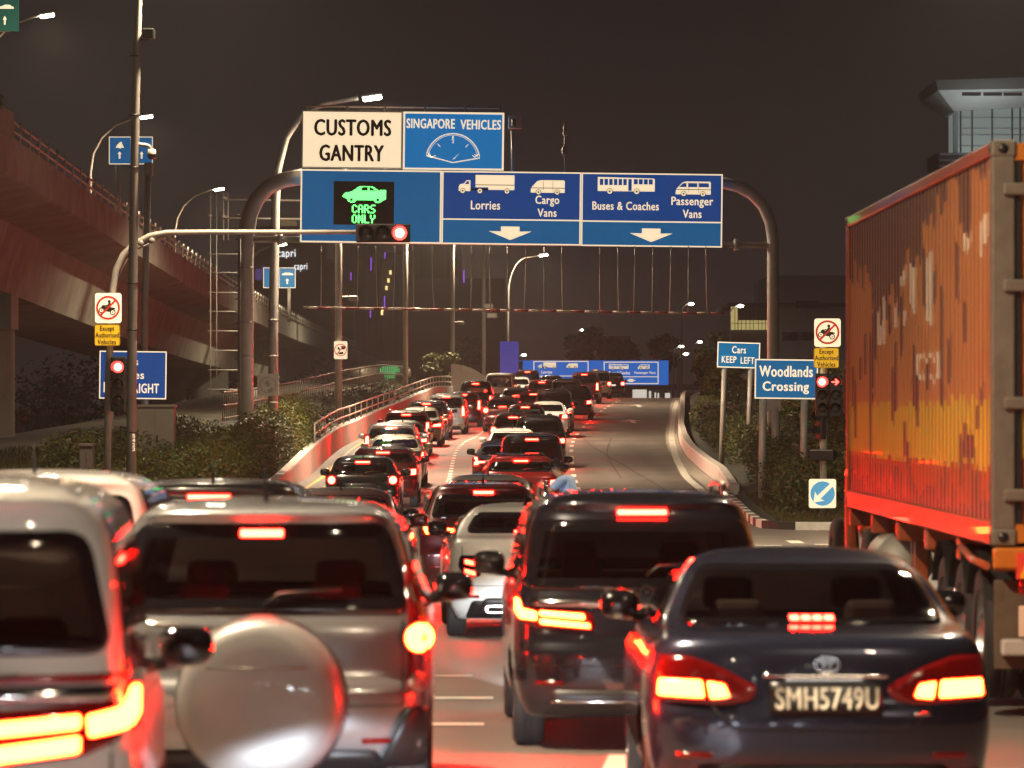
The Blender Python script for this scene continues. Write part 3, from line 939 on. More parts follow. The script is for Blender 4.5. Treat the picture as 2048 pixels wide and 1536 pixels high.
for dz in (.30, .58):
    tube(bm, [Vector((VX - .15, y, vz(y) + dz)) - O for y in range(127, 420, 6)], .045, 6)
for i in range(110):
    y = 128 + 2.6 * i
    tube(bm, [Vector((VX - .15, y, vz(y) - .02)) - O, Vector((VX - .1, y, vz(y) + .72)) - O], .05, 5)
obj('railing', bm, M_pole, vt)
for y in (150, 262):
    bm = bmesh.new(); zt = vz(y) - 3.7
    box(bm, VX - 7.0 - O.x, VX - 2.55 - O.x, y - 1.1 - O.y, y + 1.1 - O.y, zt - 1.2, zt + .02)
    lathe(bm, [(1.15, -.5), (1.15, zt - 1.1)], Matrix.Translation((VX - 3.7 - O.x, y - O.y, 0)), 24)
    lathe(bm, [(1.15, -.5), (1.15, zt - 1.1)], Matrix.Translation((VX - 6.2 - O.x, y - O.y, 0)), 24)
    obj('pier', bm, M_conc_d, vt)

# ------------------------------------------------------------------ plants
def leaf_cloud(rng, blobs, n, size, surf=.75):
    """many small leaf faces through the volume of overlapping ellipsoid clumps: blobs = (centre, radii)"""
    bm = bmesh.new()
    wts = [b[1][0] * b[1][1] + b[1][1] * b[1][2] + b[1][0] * b[1][2] for b in blobs]; tot = sum(wts)
    for (c, r), w in zip(blobs, wts):
        for _ in range(int(n * w / tot)):
            while True:
                v = Vector((rng.uniform(-1, 1), rng.uniform(-1, 1), rng.uniform(-1, 1)))
                if 0 < v.length <= 1: break
            v = v.normalized() * (rng.uniform(surf, 1.08) if rng.random() < .8 else rng.random() * surf)
            p = Vector((c[0] + v.x * r[0], c[1] + v.y * r[1], c[2] + v.z * r[2]))
            s = size * rng.uniform(.6, 1.5)
            a = Vector((rng.gauss(0, 1), rng.gauss(0, 1), rng.gauss(0, .6))).normalized()
            b = a.cross(Vector((rng.gauss(0, 1), rng.gauss(0, 1), rng.gauss(0, 1)))).normalized()
            q = [bm.verts.new(p + a * s), bm.verts.new(p + b * s * .38), bm.verts.new(p - a * s * .8), bm.verts.new(p - b * s * .38)]
            bm.faces.new(q)
    return bm
def shrub(name, label, cat, blobs, n, size, m, stems=True, rng=None, core=.0):
    rng = rng or random.Random(len(label))
    c0 = blobs[0][0]; base = Vector((c0[0], c0[1], HT(c0[0], c0[1])))
    t = thing(name, label, cat, base)
    bl = [((Vector(c) - base), r) for c, r in blobs]
    obj('foliage', leaf_cloud(rng, bl, n, size), m, t)
    bm = bmesh.new()
    if len(bl) > 9: bm.free(); return t
    for c, r in bl:
        z0 = HT(base.x + c.x, base.y + c.y) - base.z - .1
        for k in range(2):
            tube(bm, [(c.x + rng.uniform(-.2, .2) * r[0], c.y + rng.uniform(-.2, .2) * r[1], z0), (c.x + rng.uniform(-.3, .3) * r[0], c.y, (c.z + z0) / 2), (c.x + rng.uniform(-.4, .4) * r[0], c.y, c.z + r[2] * .3)], [.05, .035, .015], 5)
    obj('stem', bm, M_bark, t)
    return t
rg = random.Random(3)
bl = []
for i in range(26):        # clipped hedge beside the start of the left ramp wall
    t = i / 25; y = 104 + 40 * t; x = xL(y) - .75 - .25 * rg.random()
    bl.append(((x - rg.uniform(0, .3), y, HT(x - .5, y) + .55 + .38 * t + rg.uniform(-.08, .08)), (.8, 1.25, .66 + .38 * t + rg.uniform(-.06, .08))))
    if i % 2 == 0: bl.append(((x - 1.4, y, HT(x - 1.4, y) + .32 + rg.uniform(-.1, .1)), (.8, 1.4, .5)))
shrub('hedge', 'clipped green hedge at the foot of the left ramp wall', 'hedge', bl, 70000, .048, M_leaf)
bl = []
for i in range(16):
    t = i / 15; y = 106 + 22 * t; x = -8.9 - 1.8 * rg.random() - 1.0 * (1 - t)
    bl.append(((x, y, HT(x, y) + .3 + rg.uniform(0, .2)), (.9, 1.4, .5 + rg.uniform(0, .15))))
shrub('shrub', 'low dim shrubs around the grey cabinet on the left bank', 'shrub', bl, 20000, .055, M_leaf2)
bl = []
for i in range(30):        # hedge bank right of the ramp
    t = i / 29; y = 101 + 84 * t; x = xR(y) + 1.1 + .35 * rg.random()
    bl.append(((x, y, HT(x, y) + .42 + .1 * rg.random()), (.62, 1.9, .62 + .16 * rg.random())))
shrub('hedge', 'dark green hedge running up behind the low wall on the right', 'hedge', bl, 52000, .05, M_leaf2)
bl = []
for i in range(34):
    y = rg.uniform(103, 165); x = xR(y) + 2.1 + rg.uniform(0, 2.8)
    bl.append(((x, y, HT(x, y) + .45), (rg.uniform(.7, 1.2), rg.uniform(1., 2.), rg.uniform(.7, 1.15))))
shrub('shrub', 'broad rough bushes on the bank round the right signposts', 'shrub', bl, 60000, .06, M_leaf)
bl = []
for i in range(44):        # low planting between the railing and the bar fence
    y = 147 + 3.3 * i; x = xL(y) - 1.0 - rg.uniform(0, 2.3)
    bl.append(((x, y, HT(x, y) + .15), (1.0, 2.6, rg.uniform(.35, .6))))
shrub('hedge', 'long low dark planting strip between the ramp railing and the bar fence', 'hedge', bl, 26000, .075, M_leafd)
bl = []
for i in range(10):
    y = 205 + rg.uniform(-8, 12); x = xR(y) + 1.1 + rg.uniform(-.3, 2.2)
    bl.append(((x, y, gz(y) + .9 + rg.uniform(0, 1.8)), (rg.uniform(.6, 1.1), 1.2, rg.uniform(.5, .9))))
shrub('shrub', 'tall yellow-green leafy bush by the crest at the right', 'shrub', bl, 9000, .15, M_leaf)
bl = []
for i in range(9):
    y = 296 + rg.uniform(-3, 3); x = -4.9 + rg.uniform(-1.0, .9)
    bl.append(((x, y, 4.9 + rg.uniform(-.8, .9)), (rg.uniform(.4, .8), .8, rg.uniform(.35, .6))))
shrub('shrub', 'thin leafy bush on the left beside the concrete barrier end', 'shrub', bl, 3500, .16, M_leaf)
bl = [((-15.1, 121 + 1.2 * i, 11.15), (.35, .7, .28)) for i in range(3)]
shrub('plant', 'small weed growing on top of the viaduct parapet', 'plant', bl, 500, .10, M_leaf2)

def tree(label, px, py_base, py_top, d, wpx, n, m, size, rng):
    s = F / d; b = W(px, py_base, d); b.z = min(b.z, gz(d) + .5) if d < 320 else b.z
    top = W(px, py_top, d).z; r = wpx / s / 2; h = top - b.z
    t = thing('tree', label, 'tree', b)
    bm = bmesh.new()
    tube(bm, [(0, 0, -.5), (.1, 0, h * .3), (-.1, 0, h * .6)], [r * .12, r * .09, r * .05], 8)
    bl = []
    for k in range(9):
        a = rng.uniform(0, 2 * PI); q = rng.uniform(.2, .7) * r; zc = h * rng.uniform(.45, .85)
        c = (q * math.cos(a), q * math.sin(a), zc); rr = r * rng.uniform(.3, .5)
        bl.append((Vector(c), (rr, rr, rr * .75)))
        tube(bm, [(0, 0, h * .35), (c[0] * .5, c[1] * .5, (h * .4 + zc) / 2), c], [r * .06, r * .035, r * .012], 5)
    obj('trunk', bm, M_bark, t)
    obj('crown', leaf_cloud(rng, bl, n, size, .5), m, t)
    return t
tree('dark tree in front of the far office block left of centre', 1168, 800, 640, 420, 90, 2600, M_leafd, .35, random.Random(1))
tree('dark broad tree above the middle of the far blue gantry', 1240, 800, 655, 430, 100, 2600, M_leafd, .35, random.Random(2))
tree('dark small tree standing right of the far blue gantry', 1330, 800, 660, 440, 80, 2200, M_leafd, .35, random.Random(5))
tree('dim tree among the lamps at the far left of the crest', 930, 790, 655, 400, 80, 2200, M_leafd, .3, random.Random(6))
tree('shadowy tree rising behind the blue woodlands sign on the right', 1420, 800, 655, 260, 80, 2600, M_leaf2, .2, random.Random(8))

# grass on the banks (nobody could count it)
def grass(name, label, pts, n, rng, hgt=.13):
    bm = bmesh.new()
    for _ in range(n):
        x, y = pts(rng); z = HT(x, y); a = rng.uniform(0, PI); w = rng.uniform(.012, .03); h = hgt * rng.uniform(.5, 1.6)
        dx, dy = math.cos(a) * w, math.sin(a) * w; lx, ly = rng.gauss(0, .05), rng.gauss(0, .05)
        bm.faces.new([bm.verts.new(v) for v in ((x - dx, y - dy, z - .01), (x + dx, y + dy, z - .01), (x + lx, y + ly, z + h))])
    o = obj(name, bm, M_grass)
    return tag(o, label, 'grass', kind='stuff')
def p_l(r):
    y = 93.5 + 32 * r.random() ** 1.5; return (xL(y) - .4 - 8.0 * r.random(), y)
def p_r(r):
    y = 91.0 + 22 * r.random() ** 1.5; return (xR(y) + .35 + 5.0 * r.random(), y)
grass('grass', 'short dim grass over the left bank', p_l, 22000, random.Random(11))
grass('grass', 'short grass on the nose of the right traffic island', p_r, 26000, random.Random(12), .055)

# dark wood far behind the viaduct (one mass, added to darken the gap under the deck)
rg = random.Random(31)
bl = []
for i in range(46):
    x = -95 + 80 * i / 45 + rg.uniform(-1, 1); y = 330 + rg.uniform(-10, 25)
    bl.append(((x, y, rg.uniform(.5, 3.5)), (rg.uniform(2.5, 4.5), 3, rg.uniform(3.0, 5.0))))
tag(obj('dark_backdrop', leaf_cloud(rg, bl, 40000, .26, .3), M_leafd), 'dark wood far behind the viaduct piers', 'wood', kind='stuff')  # added mass, darkens the gap under the deck
# ------------------------------------------------------------------ signs, gantries, signals and lamps
class Board:
    """sign board measured on the photo, at distance d"""
    def __init__(s, name, label, d, px0, py0, px1, py1, face, border=None, bw=3.2, tilt=0., group=None, cat='sign', r=0., thick=.06, back=True):
        s.d, s.k = d, d / F
        c = W((px0 + px1) / 2, (py0 + py1) / 2, d)
        s.root = thing(name, label, cat, c, 0, group); s.c = c
        s.root.rotation_euler = (0, tilt, 0)
        x0, x1, z0, z1 = s.X(px0), s.X(px1), s.Z(py1), s.Z(py0)
        bm = bmesh.new(); flat(bm, rrect(x0, z0, x1, z1, r * s.k) if r else rect(x0, z0, x1, z1), 0, thick)
        obj('panel', bm, face, s.root)
        if border:
            bm = bmesh.new(); inset_rect_frame(bm, x0 + .002, z0 + .002, x1 - .002, z1 - .002, bw * s.k, -.004, .003, 0, r * s.k if r else None)
            obj('border', bm, border, s.root)
        s.bm = {}
    def X(s, px): return (px - CX) * s.k - s.c.x
    def Z(s, py): return CAMZ + (HOR - py) * s.k - s.c.z
    def P(s, pts): return [(s.X(a), s.Z(b)) for a, b in pts]
    def b(s, part, m):
        if part not in s.bm: s.bm[part] = (bmesh.new(), m)
        return s.bm[part][0]
    def text(s, t, x0, y0, x1, y1, m=None, fat=.012, part='lettering', y=-.006):
        text(s.b((part, len(s.bm)), m or M_white_s), t, s.X(x0), s.Z(y1), s.X(x1), s.Z(y0), y, fat)
    def poly(s, pts, m=None, part='pictogram', y=-.006, holes=()):
        flat(s.b(part, m or M_white_s), s.P(pts), y, .002, 0, [s.P(h) for h in holes])
    def disc(s, px, py, r, m=None, part='pictogram', y=-.006, n=20):
        flat(s.b(part, m or M_white_s), circ(s.X(px), s.Z(py), r * s.k, n), y, .002)
    def ring(s, px, py, r, w, m, part='ring', y=-.008, n=40):
        flat(s.b(part, m), circ(s.X(px), s.Z(py), r * s.k, n), y, .002, 0, [circ(s.X(px), s.Z(py), (r - w) * s.k, n)])
    def line(s, pts, w, m=None, part='pictogram', y=-.006, closed=False):
        stroke(s.b(part, m or M_white_s), s.P(pts), w * s.k, y, .002, 0, closed)
    def done(s):
        for k, (bm, m) in s.bm.items(): obj(k if isinstance(k, str) else k[0], bm, m, s.root)
        return s.root
    def posts(s, pxs, py_top, base_z=None, r=.05, m=None):
        for px in pxs:
            bm = bmesh.new(); x = s.X(px); bz = (HT(s.c.x + x, s.d) if base_z is None else base_z) - s.c.z - .1
            tube(bm, [(x, .10, bz), (x, .10, s.Z(py_top))], r, 10); obj('post', bm, m or M_pole, s.root)
        return s

DG = 125.0; TILT = .0118
# gantry frame
gt = thing('gantry', 'grey arched steel gantry spanning the ramp and carrying the blue lane boards', 'gantry', W(1020, 820, DG + .5))
gO = Vector(gt.location)
def gw(px, py, dy=.5): return W(px, py, DG + dy) - gO
bm = bmesh.new(); tube(bm, [Vector((gw(491, 500).x, 0, HT(W(491, 500, DG).x, DG) - .1 - gO.z))] + [gw(*p) for p in ((491, 520), (493, 470), (499, 430), (513, 398), (536, 374), (566, 360), (606, 353))], .235, 18); obj('leg', bm, M_pole, gt)
bm = bmesh.new(); tube(bm, [Vector((gw(1546, 500).x, 0, HT(W(1546, 500, DG).x, DG) - .1 - gO.z))] + [gw(*p) for p in ((1546, 520), (1546, 480), (1541, 445), (1527, 412), (1505, 388), (1478, 373), (1440, 364))], .175, 16); obj('leg', bm, M_pole, gt)
bm = bmesh.new(); tube(bm, [gw(596, 353), gw(1448, 364)], .16, 12); obj('beam', bm, M_pole, gt)
bm = bmesh.new(); tube(bm, [gw(500, 478), gw(1538, 490)], .1, 12)
for px in (1473, 560):
    tube(bm, [gw(px - 5, 489 if px > 1000 else 479), gw(px + 5, 489 if px > 1000 else 479)], .17, 12)
obj('lower_beam', bm, M_pole, gt)
bm = bmesh.new()
for py in (212, 222): tube(bm, [gw(610, py, 1.3), gw(1000, py + 4, 1.3)], .03, 6)
for px in (614, 694, 770, 850, 930, 1000): tube(bm, [gw(px, 210, 1.3), gw(px, 350, 1.3)], .04, 6)
obj('handrail', bm, M_poled, gt)
for i, y in enumerate(range(400, 870, 26)):
    pass
bm = bmesh.new()
for y in range(430, 860, 24): tube(bm, [gw(478, y, .5), gw(470, y, .5)], .02, 5)
tube(bm, [gw(480, 440, .3), gw(480, 860, .3)], .03, 6)
for y in (535, 645, 712): tube(bm, [gw(491, y - 1.2), gw(491, y + 1.2)], .243, 14)
obj('climbing_rungs', bm, M_poled, gt)

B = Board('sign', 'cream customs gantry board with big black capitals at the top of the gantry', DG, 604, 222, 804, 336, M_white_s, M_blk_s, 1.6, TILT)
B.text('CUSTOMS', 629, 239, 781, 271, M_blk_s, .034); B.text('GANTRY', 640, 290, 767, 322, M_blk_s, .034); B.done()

B = Board('sign', 'light blue singapore vehicles board with a white fuel gauge drawing', DG, 806, 224, 1008, 340, mat('sign_sky_blue', (.012, .24, .55), .4, noise=(1.2, .08), emit=(.0, .36, 1), estr=.36), M_white_s, 3.6, TILT)  # board glow stands in for returned headlight light
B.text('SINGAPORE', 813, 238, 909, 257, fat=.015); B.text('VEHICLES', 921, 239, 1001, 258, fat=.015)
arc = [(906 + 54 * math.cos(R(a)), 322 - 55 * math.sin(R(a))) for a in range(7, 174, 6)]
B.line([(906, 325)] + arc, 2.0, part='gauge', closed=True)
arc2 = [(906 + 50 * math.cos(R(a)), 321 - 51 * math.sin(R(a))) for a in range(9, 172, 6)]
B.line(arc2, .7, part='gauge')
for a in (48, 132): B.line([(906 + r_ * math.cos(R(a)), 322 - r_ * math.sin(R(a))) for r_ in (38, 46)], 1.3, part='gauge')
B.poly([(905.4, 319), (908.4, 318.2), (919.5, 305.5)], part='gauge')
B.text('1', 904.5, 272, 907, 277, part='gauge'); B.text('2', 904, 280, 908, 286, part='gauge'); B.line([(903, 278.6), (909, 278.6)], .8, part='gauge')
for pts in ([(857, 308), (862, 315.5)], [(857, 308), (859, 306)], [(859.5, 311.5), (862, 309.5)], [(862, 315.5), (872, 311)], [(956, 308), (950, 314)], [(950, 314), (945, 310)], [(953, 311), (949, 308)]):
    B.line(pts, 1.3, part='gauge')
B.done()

# the three lane boards
def pic_wheel(B, px, py, r=4.6):
    B.disc(px, py, r + 1.2, M_blk_s, 'wheel_marks', -.008); B.disc(px, py, r, M_white_s, 'pictogram', -.0105); B.disc(px, py, r * .42, M_blk_s, 'wheel_marks', -.013)
def pic_lorry(B, ox, oy, s):
    q = lambda l: [(ox + a * s, oy + b * s) for a, b in l]
    B.poly(q([(0, 32), (0, 24), (3, 19), (10, 18), (16, 11), (23.5, 11), (23.5, 33), (0, 33)]), holes=[q([(12, 19), (16.5, 13), (20.5, 13), (20.5, 19)])])
    B.poly(q([(34, 0), (113, 0), (113, 30), (60, 30), (60, 25), (34, 25)])); B.poly(q([(34, 19.4), (113, 19.4), (113, 20.8), (34, 20.8)]), M_blk_s, 'wheel_marks', -.008)
    B.poly(q([(23.5, 27.5), (60, 27.5), (60, 31.5), (23.5, 31.5)]), M_blk_s, 'wheel_marks', -.005)
    for x in (8, 43, 98): pic_wheel(B, ox + x * s, oy + 32.5 * s, 4.6 * s)
def pic_van(B, ox, oy, s, win=False):
    q = lambda l: [(ox + a * s, oy + b * s) for a, b in l]
    body = q([(0, 21), (1, 15), (13, 2), (20, 0), (66, 0), (68, 2), (68, 25), (0, 25)])
    hs = [q([(6, 11), (14, 3.4), (21, 3), (21, 11)]), q([(24, 3), (42, 3), (42, 11), (24, 11)]), q([(45, 3), (64, 3), (65, 11), (45, 11)])] if win else []
    B.poly(body, holes=hs)
    B.poly(q([(1, 15), (68, 15), (68, 16.4), (1, 16.4)]), M_blk_s, 'wheel_marks', -.008)
    for x in (25, 44): B.poly(q([(x, 2), (x + .8, 2), (x + .8, 22), (x, 22)]), M_blk_s, 'wheel_marks', -.008)
    for x in (15.5, 53): pic_wheel(B, ox + x * s, oy + 24 * s, 4.4 * s)
def pic_bus(B, ox, oy, s):
    q = lambda l: [(ox + a * s, oy + b * s) for a, b in l]
    hs = [q([(4 + i * 9.4, 3.5), (11 + i * 9.4, 3.5), (11 + i * 9.4, 16), (4 + i * 9.4, 16)]) for i in range(6)] + [q([(72 + i * 10, 3.5), (80 + i * 10, 3.5), (80 + i * 10, 14), (72 + i * 10, 14)]) for i in range(4)] + [q([(61, 3.5), (68, 3.5), (68, 27), (61, 27)])]
    B.poly(q([(0, 0), (112, 2), (114, 4), (114, 28), (0, 28)]), holes=hs)
    for x in (24, 78): pic_wheel(B, ox + x * s, oy + 28.5 * s, 5 * s)
def pic_down(B, px, py, s=1.):
    B.poly([(px - 18.5 * s, py - 13 * s), (px + 18.5 * s, py - 13 * s), (px + 18.5 * s, py - 3 * s), (px + 43 * s, py - 3.5 * s), (px, py + 14 * s), (px - 43 * s, py - 3.5 * s), (px - 18.5 * s, py - 3 * s)], part='arrow')

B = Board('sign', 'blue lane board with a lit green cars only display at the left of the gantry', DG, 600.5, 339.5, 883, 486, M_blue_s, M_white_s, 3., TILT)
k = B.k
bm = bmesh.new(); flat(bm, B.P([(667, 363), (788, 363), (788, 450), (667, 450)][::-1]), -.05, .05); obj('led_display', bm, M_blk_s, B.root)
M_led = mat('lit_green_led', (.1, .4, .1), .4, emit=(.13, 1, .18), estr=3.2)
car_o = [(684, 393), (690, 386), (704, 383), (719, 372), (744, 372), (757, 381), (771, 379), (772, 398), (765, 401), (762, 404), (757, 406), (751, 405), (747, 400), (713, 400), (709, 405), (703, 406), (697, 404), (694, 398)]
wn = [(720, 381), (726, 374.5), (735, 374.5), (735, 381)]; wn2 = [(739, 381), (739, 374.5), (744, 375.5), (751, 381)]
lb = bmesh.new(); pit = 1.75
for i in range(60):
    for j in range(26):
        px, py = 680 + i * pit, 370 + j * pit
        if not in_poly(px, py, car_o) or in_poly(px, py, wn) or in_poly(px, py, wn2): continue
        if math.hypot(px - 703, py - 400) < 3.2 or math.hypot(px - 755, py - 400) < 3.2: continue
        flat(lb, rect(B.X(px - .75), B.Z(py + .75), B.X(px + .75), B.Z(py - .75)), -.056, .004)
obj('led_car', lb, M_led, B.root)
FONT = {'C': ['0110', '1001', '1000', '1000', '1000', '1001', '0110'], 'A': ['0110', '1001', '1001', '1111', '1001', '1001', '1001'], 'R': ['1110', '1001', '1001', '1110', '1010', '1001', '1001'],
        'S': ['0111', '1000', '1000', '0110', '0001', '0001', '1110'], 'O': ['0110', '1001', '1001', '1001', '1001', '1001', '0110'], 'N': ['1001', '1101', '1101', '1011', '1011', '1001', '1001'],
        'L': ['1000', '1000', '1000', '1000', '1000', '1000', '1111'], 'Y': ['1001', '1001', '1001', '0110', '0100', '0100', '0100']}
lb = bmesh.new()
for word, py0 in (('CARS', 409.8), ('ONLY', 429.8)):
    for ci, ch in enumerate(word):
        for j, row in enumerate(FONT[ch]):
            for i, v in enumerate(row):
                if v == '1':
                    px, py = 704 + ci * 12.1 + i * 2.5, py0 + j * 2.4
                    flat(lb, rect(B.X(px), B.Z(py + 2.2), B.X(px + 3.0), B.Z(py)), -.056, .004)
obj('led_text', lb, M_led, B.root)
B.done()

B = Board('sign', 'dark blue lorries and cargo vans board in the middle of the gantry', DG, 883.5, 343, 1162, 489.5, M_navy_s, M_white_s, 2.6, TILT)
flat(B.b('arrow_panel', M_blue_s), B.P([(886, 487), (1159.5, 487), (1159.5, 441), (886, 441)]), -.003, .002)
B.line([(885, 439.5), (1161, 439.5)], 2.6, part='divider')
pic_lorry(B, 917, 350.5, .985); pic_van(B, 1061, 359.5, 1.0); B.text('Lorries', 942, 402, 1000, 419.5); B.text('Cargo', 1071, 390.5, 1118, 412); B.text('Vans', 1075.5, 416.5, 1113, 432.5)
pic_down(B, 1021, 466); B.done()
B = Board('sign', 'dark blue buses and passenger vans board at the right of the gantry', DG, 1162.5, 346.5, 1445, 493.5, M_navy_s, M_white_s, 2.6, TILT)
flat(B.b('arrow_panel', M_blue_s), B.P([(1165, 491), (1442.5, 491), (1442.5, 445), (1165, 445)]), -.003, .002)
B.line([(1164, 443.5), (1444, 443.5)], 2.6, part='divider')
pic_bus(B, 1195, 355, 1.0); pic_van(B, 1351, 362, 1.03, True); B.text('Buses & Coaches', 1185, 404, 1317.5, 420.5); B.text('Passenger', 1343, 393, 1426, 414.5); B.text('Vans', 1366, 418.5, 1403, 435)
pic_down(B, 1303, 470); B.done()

# striped height bar hung on thin chains below the gantry
ht = thing('height_bar', 'thin red and white height bar hung on wires below the gantry', 'height bar', W(1030, 621, DG))
hO = Vector(ht.location); bm = bmesh.new(); pxs = [607 + (1450 - 607) * i / 30 for i in range(31)]
hy = lambda px: 615 + (px - 607) * .0145
for i in range(30): tube(bm, [W(pxs[i], hy(pxs[i]), DG) - hO, W(pxs[i + 1], hy(pxs[i + 1]), DG) - hO], .032, 8, True, i % 2)
obj('bar', bm, [mat('faded_white_paint', (.5, .42, .32), .6), mat('faded_red_paint', (.30, .05, .03), .6)], ht)
rg = random.Random(9)
for px in [642, 680, 716, 752, 790, 827, 865, 944, 980, 1015, 1052, 1089, 1124, 1200, 1236, 1270, 1306, 1342, 1377, 1412]:
    bm = bmesh.new(); j = rg.uniform(-3.5, 3.5); x1 = px + j
    tube(bm, [W(px, 492, DG) - hO, W(px + j * .15, 530, DG) - hO, W(px + j * .4, 575, DG) - hO, W(x1, hy(x1), DG) - hO], .017, 5); obj('wire', bm, M_pole, ht)

# aerials on top of the gantry
t = thing('antenna', 'flat panel aerial on a thin pole above the gantry', 'antenna', W(1025, 345, DG + .3)); o_ = Vector(t.location)
bm = bmesh.new(); tube(bm, [(0, 0, -.1), W(1024, 262, DG + .3) - o_], .035, 8); obj('pole', bm, M_pole, t)
bm = bmesh.new(); p = W(1030, 244, DG + .3) - o_; rbox(bm, p.x - .2, p.x + .2, -.02, .06, p.z - .2, p.z + .2, .02); obj('panel', bm, M_pole, t)
bm = bmesh.new(); rbox(bm, p.x - .1, p.x + .02, -.2, -.03, p.z - .12, p.z + .08, .02); obj('camera', bm, M_black, t)
t = thing('antenna', 'slim mast with small sensors above the gantry boards', 'antenna', W(1130, 350, DG + .3)); o_ = Vector(t.location)
bm = bmesh.new(); tube(bm, [(0, 0, -.1), W(1130, 242, DG + .3) - o_], .03, 8); obj('pole', bm, M_poled, t)
bm = bmesh.new(); p = W(1131, 261, DG + .3) - o_; rbox(bm, p.x - .07, p.x + .07, -.07, .07, p.z - .16, p.z + .16, .03); p = W(1129, 302, DG + .3) - o_; rbox(bm, p.x - .08, p.x + .08, -.08, .08, p.z - .12, p.z + .12, .05); obj('sensor', bm, M_poled, t)

# ---- smaller signs
def no_moto(B, cx, cy, r):
    B.ring(cx, cy, r, r * .17, M_red_s, 'ring', -.009)
    s = r / 23.
    q = lambda l: [(cx + a * s, cy + b * s) for a, b in l]
    for wx, wy in ((-12.5, 4.5), (9, 8.5)):
        B.ring(cx + wx * s, cy + wy * s, 5.6 * s, 1.9 * s, M_blk_s, 'pictogram', -.006, 20); B.disc(cx + wx * s, cy + wy * s, 1.3 * s, M_blk_s)
    B.poly(q([(-14, 1), (-12, -4), (-8, -6), (-7, -3), (0, -3), (6, -1), (13, 0), (15, 3), (8, 3), (4, 8), (-4, 7), (-7, 3)]), M_blk_s)
    B.poly(q([(-10, -4), (-3, -6.5), (-2, -5), (2, -10), (5, -9), (5, 0), (-2, 0), (-3, -4), (-9, -2.5)]), M_blk_s)
    B.disc(cx + 2.4 * s, cy - 12 * s, 3. * s, M_blk_s)
    a = r * .9 * .7071; w = r * .085
    B.poly([(cx - a - w * .7, cy + a - w * .7), (cx + a - w * .7, cy - a - w * .7), (cx + a + w * .7, cy - a + w * .7), (cx - a + w * .7, cy + a + w * .7)], M_red_s, 'slash', -.012)
def except_plate(label, d, x0, y0, x1, y1, group=None):
    B = Board('sign', label, d, x0, y0, x1, y1, M_yellow_s, M_blk_s, .8, 0, group, r=4)
    h = (y1 - y0); w = x1 - x0
    B.text('Except', x0 + w * .22, y0 + h * .08, x0 + w * .78, y0 + h * .37, M_blk_s, .022)
    B.text('Authorised', x0 + w * .04, y0 + h * .38, x0 + w * .96, y0 + h * .62, M_blk_s, .022)
    B.text('Vehicles', x0 + w * .13, y0 + h * .70, x0 + w * .85, y0 + h * .94, M_blk_s, .022)
    return B.done()
B = Board('sign', 'white no-motorcycles sign on the left signal post', 97.7, 190, 586, 242.5, 646, M_white_s, None, r=5); no_moto(B, 216, 615.5, 24); B.done()
except_plate('yellow except authorised vehicles plate on the left signal post', 97.7, 189, 648.5, 239.5, 691.5)
B = Board('sign', 'white no-motorcycles sign on the right signal post next to the container', 97.7, 1629, 637, 1681.5, 693.5, M_white_s, None, r=5); no_moto(B, 1655, 664.5, 24); B.done()
except_plate('yellow except authorised vehicles plate on the right signal post', 97.7, 1628, 695.5, 1678, 736)

B = Board('sign', 'blue woodlands crossing sign in front of the right gantry leg', 110, 1509.5, 718.5, 1636, 798, M_blue_s, M_white_s, 2.4, .012)
B.text('Woodlands', 1519, 732, 1625, 753.5, fat=.018); B.text('Crossing', 1526, 763.5, 1617.5, 787.5, fat=.018); B.posts((1527, 1610), 795, r=.1); B.done()
B = Board('sign', 'blue cars keep left sign on two posts behind the hedge', 135, 1434.5, 684.5, 1520, 736, M_blue_s, M_white_s, 2., .03)
B.text('Cars', 1464, 692.5, 1491.5, 706.5, fat=.008); B.text('KEEP', 1444, 713, 1473, 726, fat=.008); B.text('LEFT', 1482, 714, 1509, 727, fat=.008); B.posts((1450, 1503), 733, r=.09); B.done()
B = Board('sign', 'blue keep right sign for lorries on the left, half hidden behind the signal', 112, 198.5, 702, 333, 798, M_navy_s, M_white_s, 2.2, .012)
B.text('Lorries', 212, 716, 276, 730.5); B.text('Buses', 235, 742, 288, 757.5); B.text('KEEP', 208, 765, 258, 785); B.text('RIGHT', 268, 767, 318, 786); B.posts((222, 292), 795, r=.07, m=M_poled); B.done()
B = Board('sign', 'blue two-lane sign with motorcycle and car arrows on the viaduct', 163, 217.5, 273, 305.5, 328.5, M_blue_s, M_white_s, 1.5)
for yy in range(276, 326, 5): B.line([(261.5, yy), (261.5, yy + 3)], 1.2, part='divider')
B.poly([(231, 296), (234, 290), (239, 285), (242, 283), (245, 290), (248, 296), (243, 295), (240, 297), (236, 295)])
B.poly([(273, 290), (280, 286), (292, 286), (298, 290), (298, 293), (273, 293)])
for cx in (239, 283): B.poly([(cx - 4, 308), (cx, 303), (cx + 4, 308), (cx + 1.6, 308), (cx + 1.6, 317), (cx - 1.6, 317), (cx - 1.6, 308)], part='arrow')
B.posts((235.5,), 327, base_z=vz(163) - .2, r=.1); B.done()
B = Board('sign', 'blue two-lane sign with a car arrow beside the lamp post in front of the hotel', 280, 526.5, 535, 591, 576, M_blue_s, M_white_s, 1.1)
for yy in range(537, 574, 4): B.line([(559, yy), (559, yy + 2.4)], .9, part='divider')
B.poly([(564, 548), (570, 545.5), (580, 545.5), (586, 548), (586, 550), (564, 550)])
B.poly([(571, 561), (574.5, 557), (578, 561), (575.8, 561), (575.8, 568), (573.2, 568), (573.2, 561)], part='arrow')
B.posts((578,), 575, base_z=vz(280) - .2, r=.12); B.done()
B = Board('sign', 'green lane sign with a white car and arrow in the top left corner', 98, -70, -10, 37, 62, M_green_s, None)
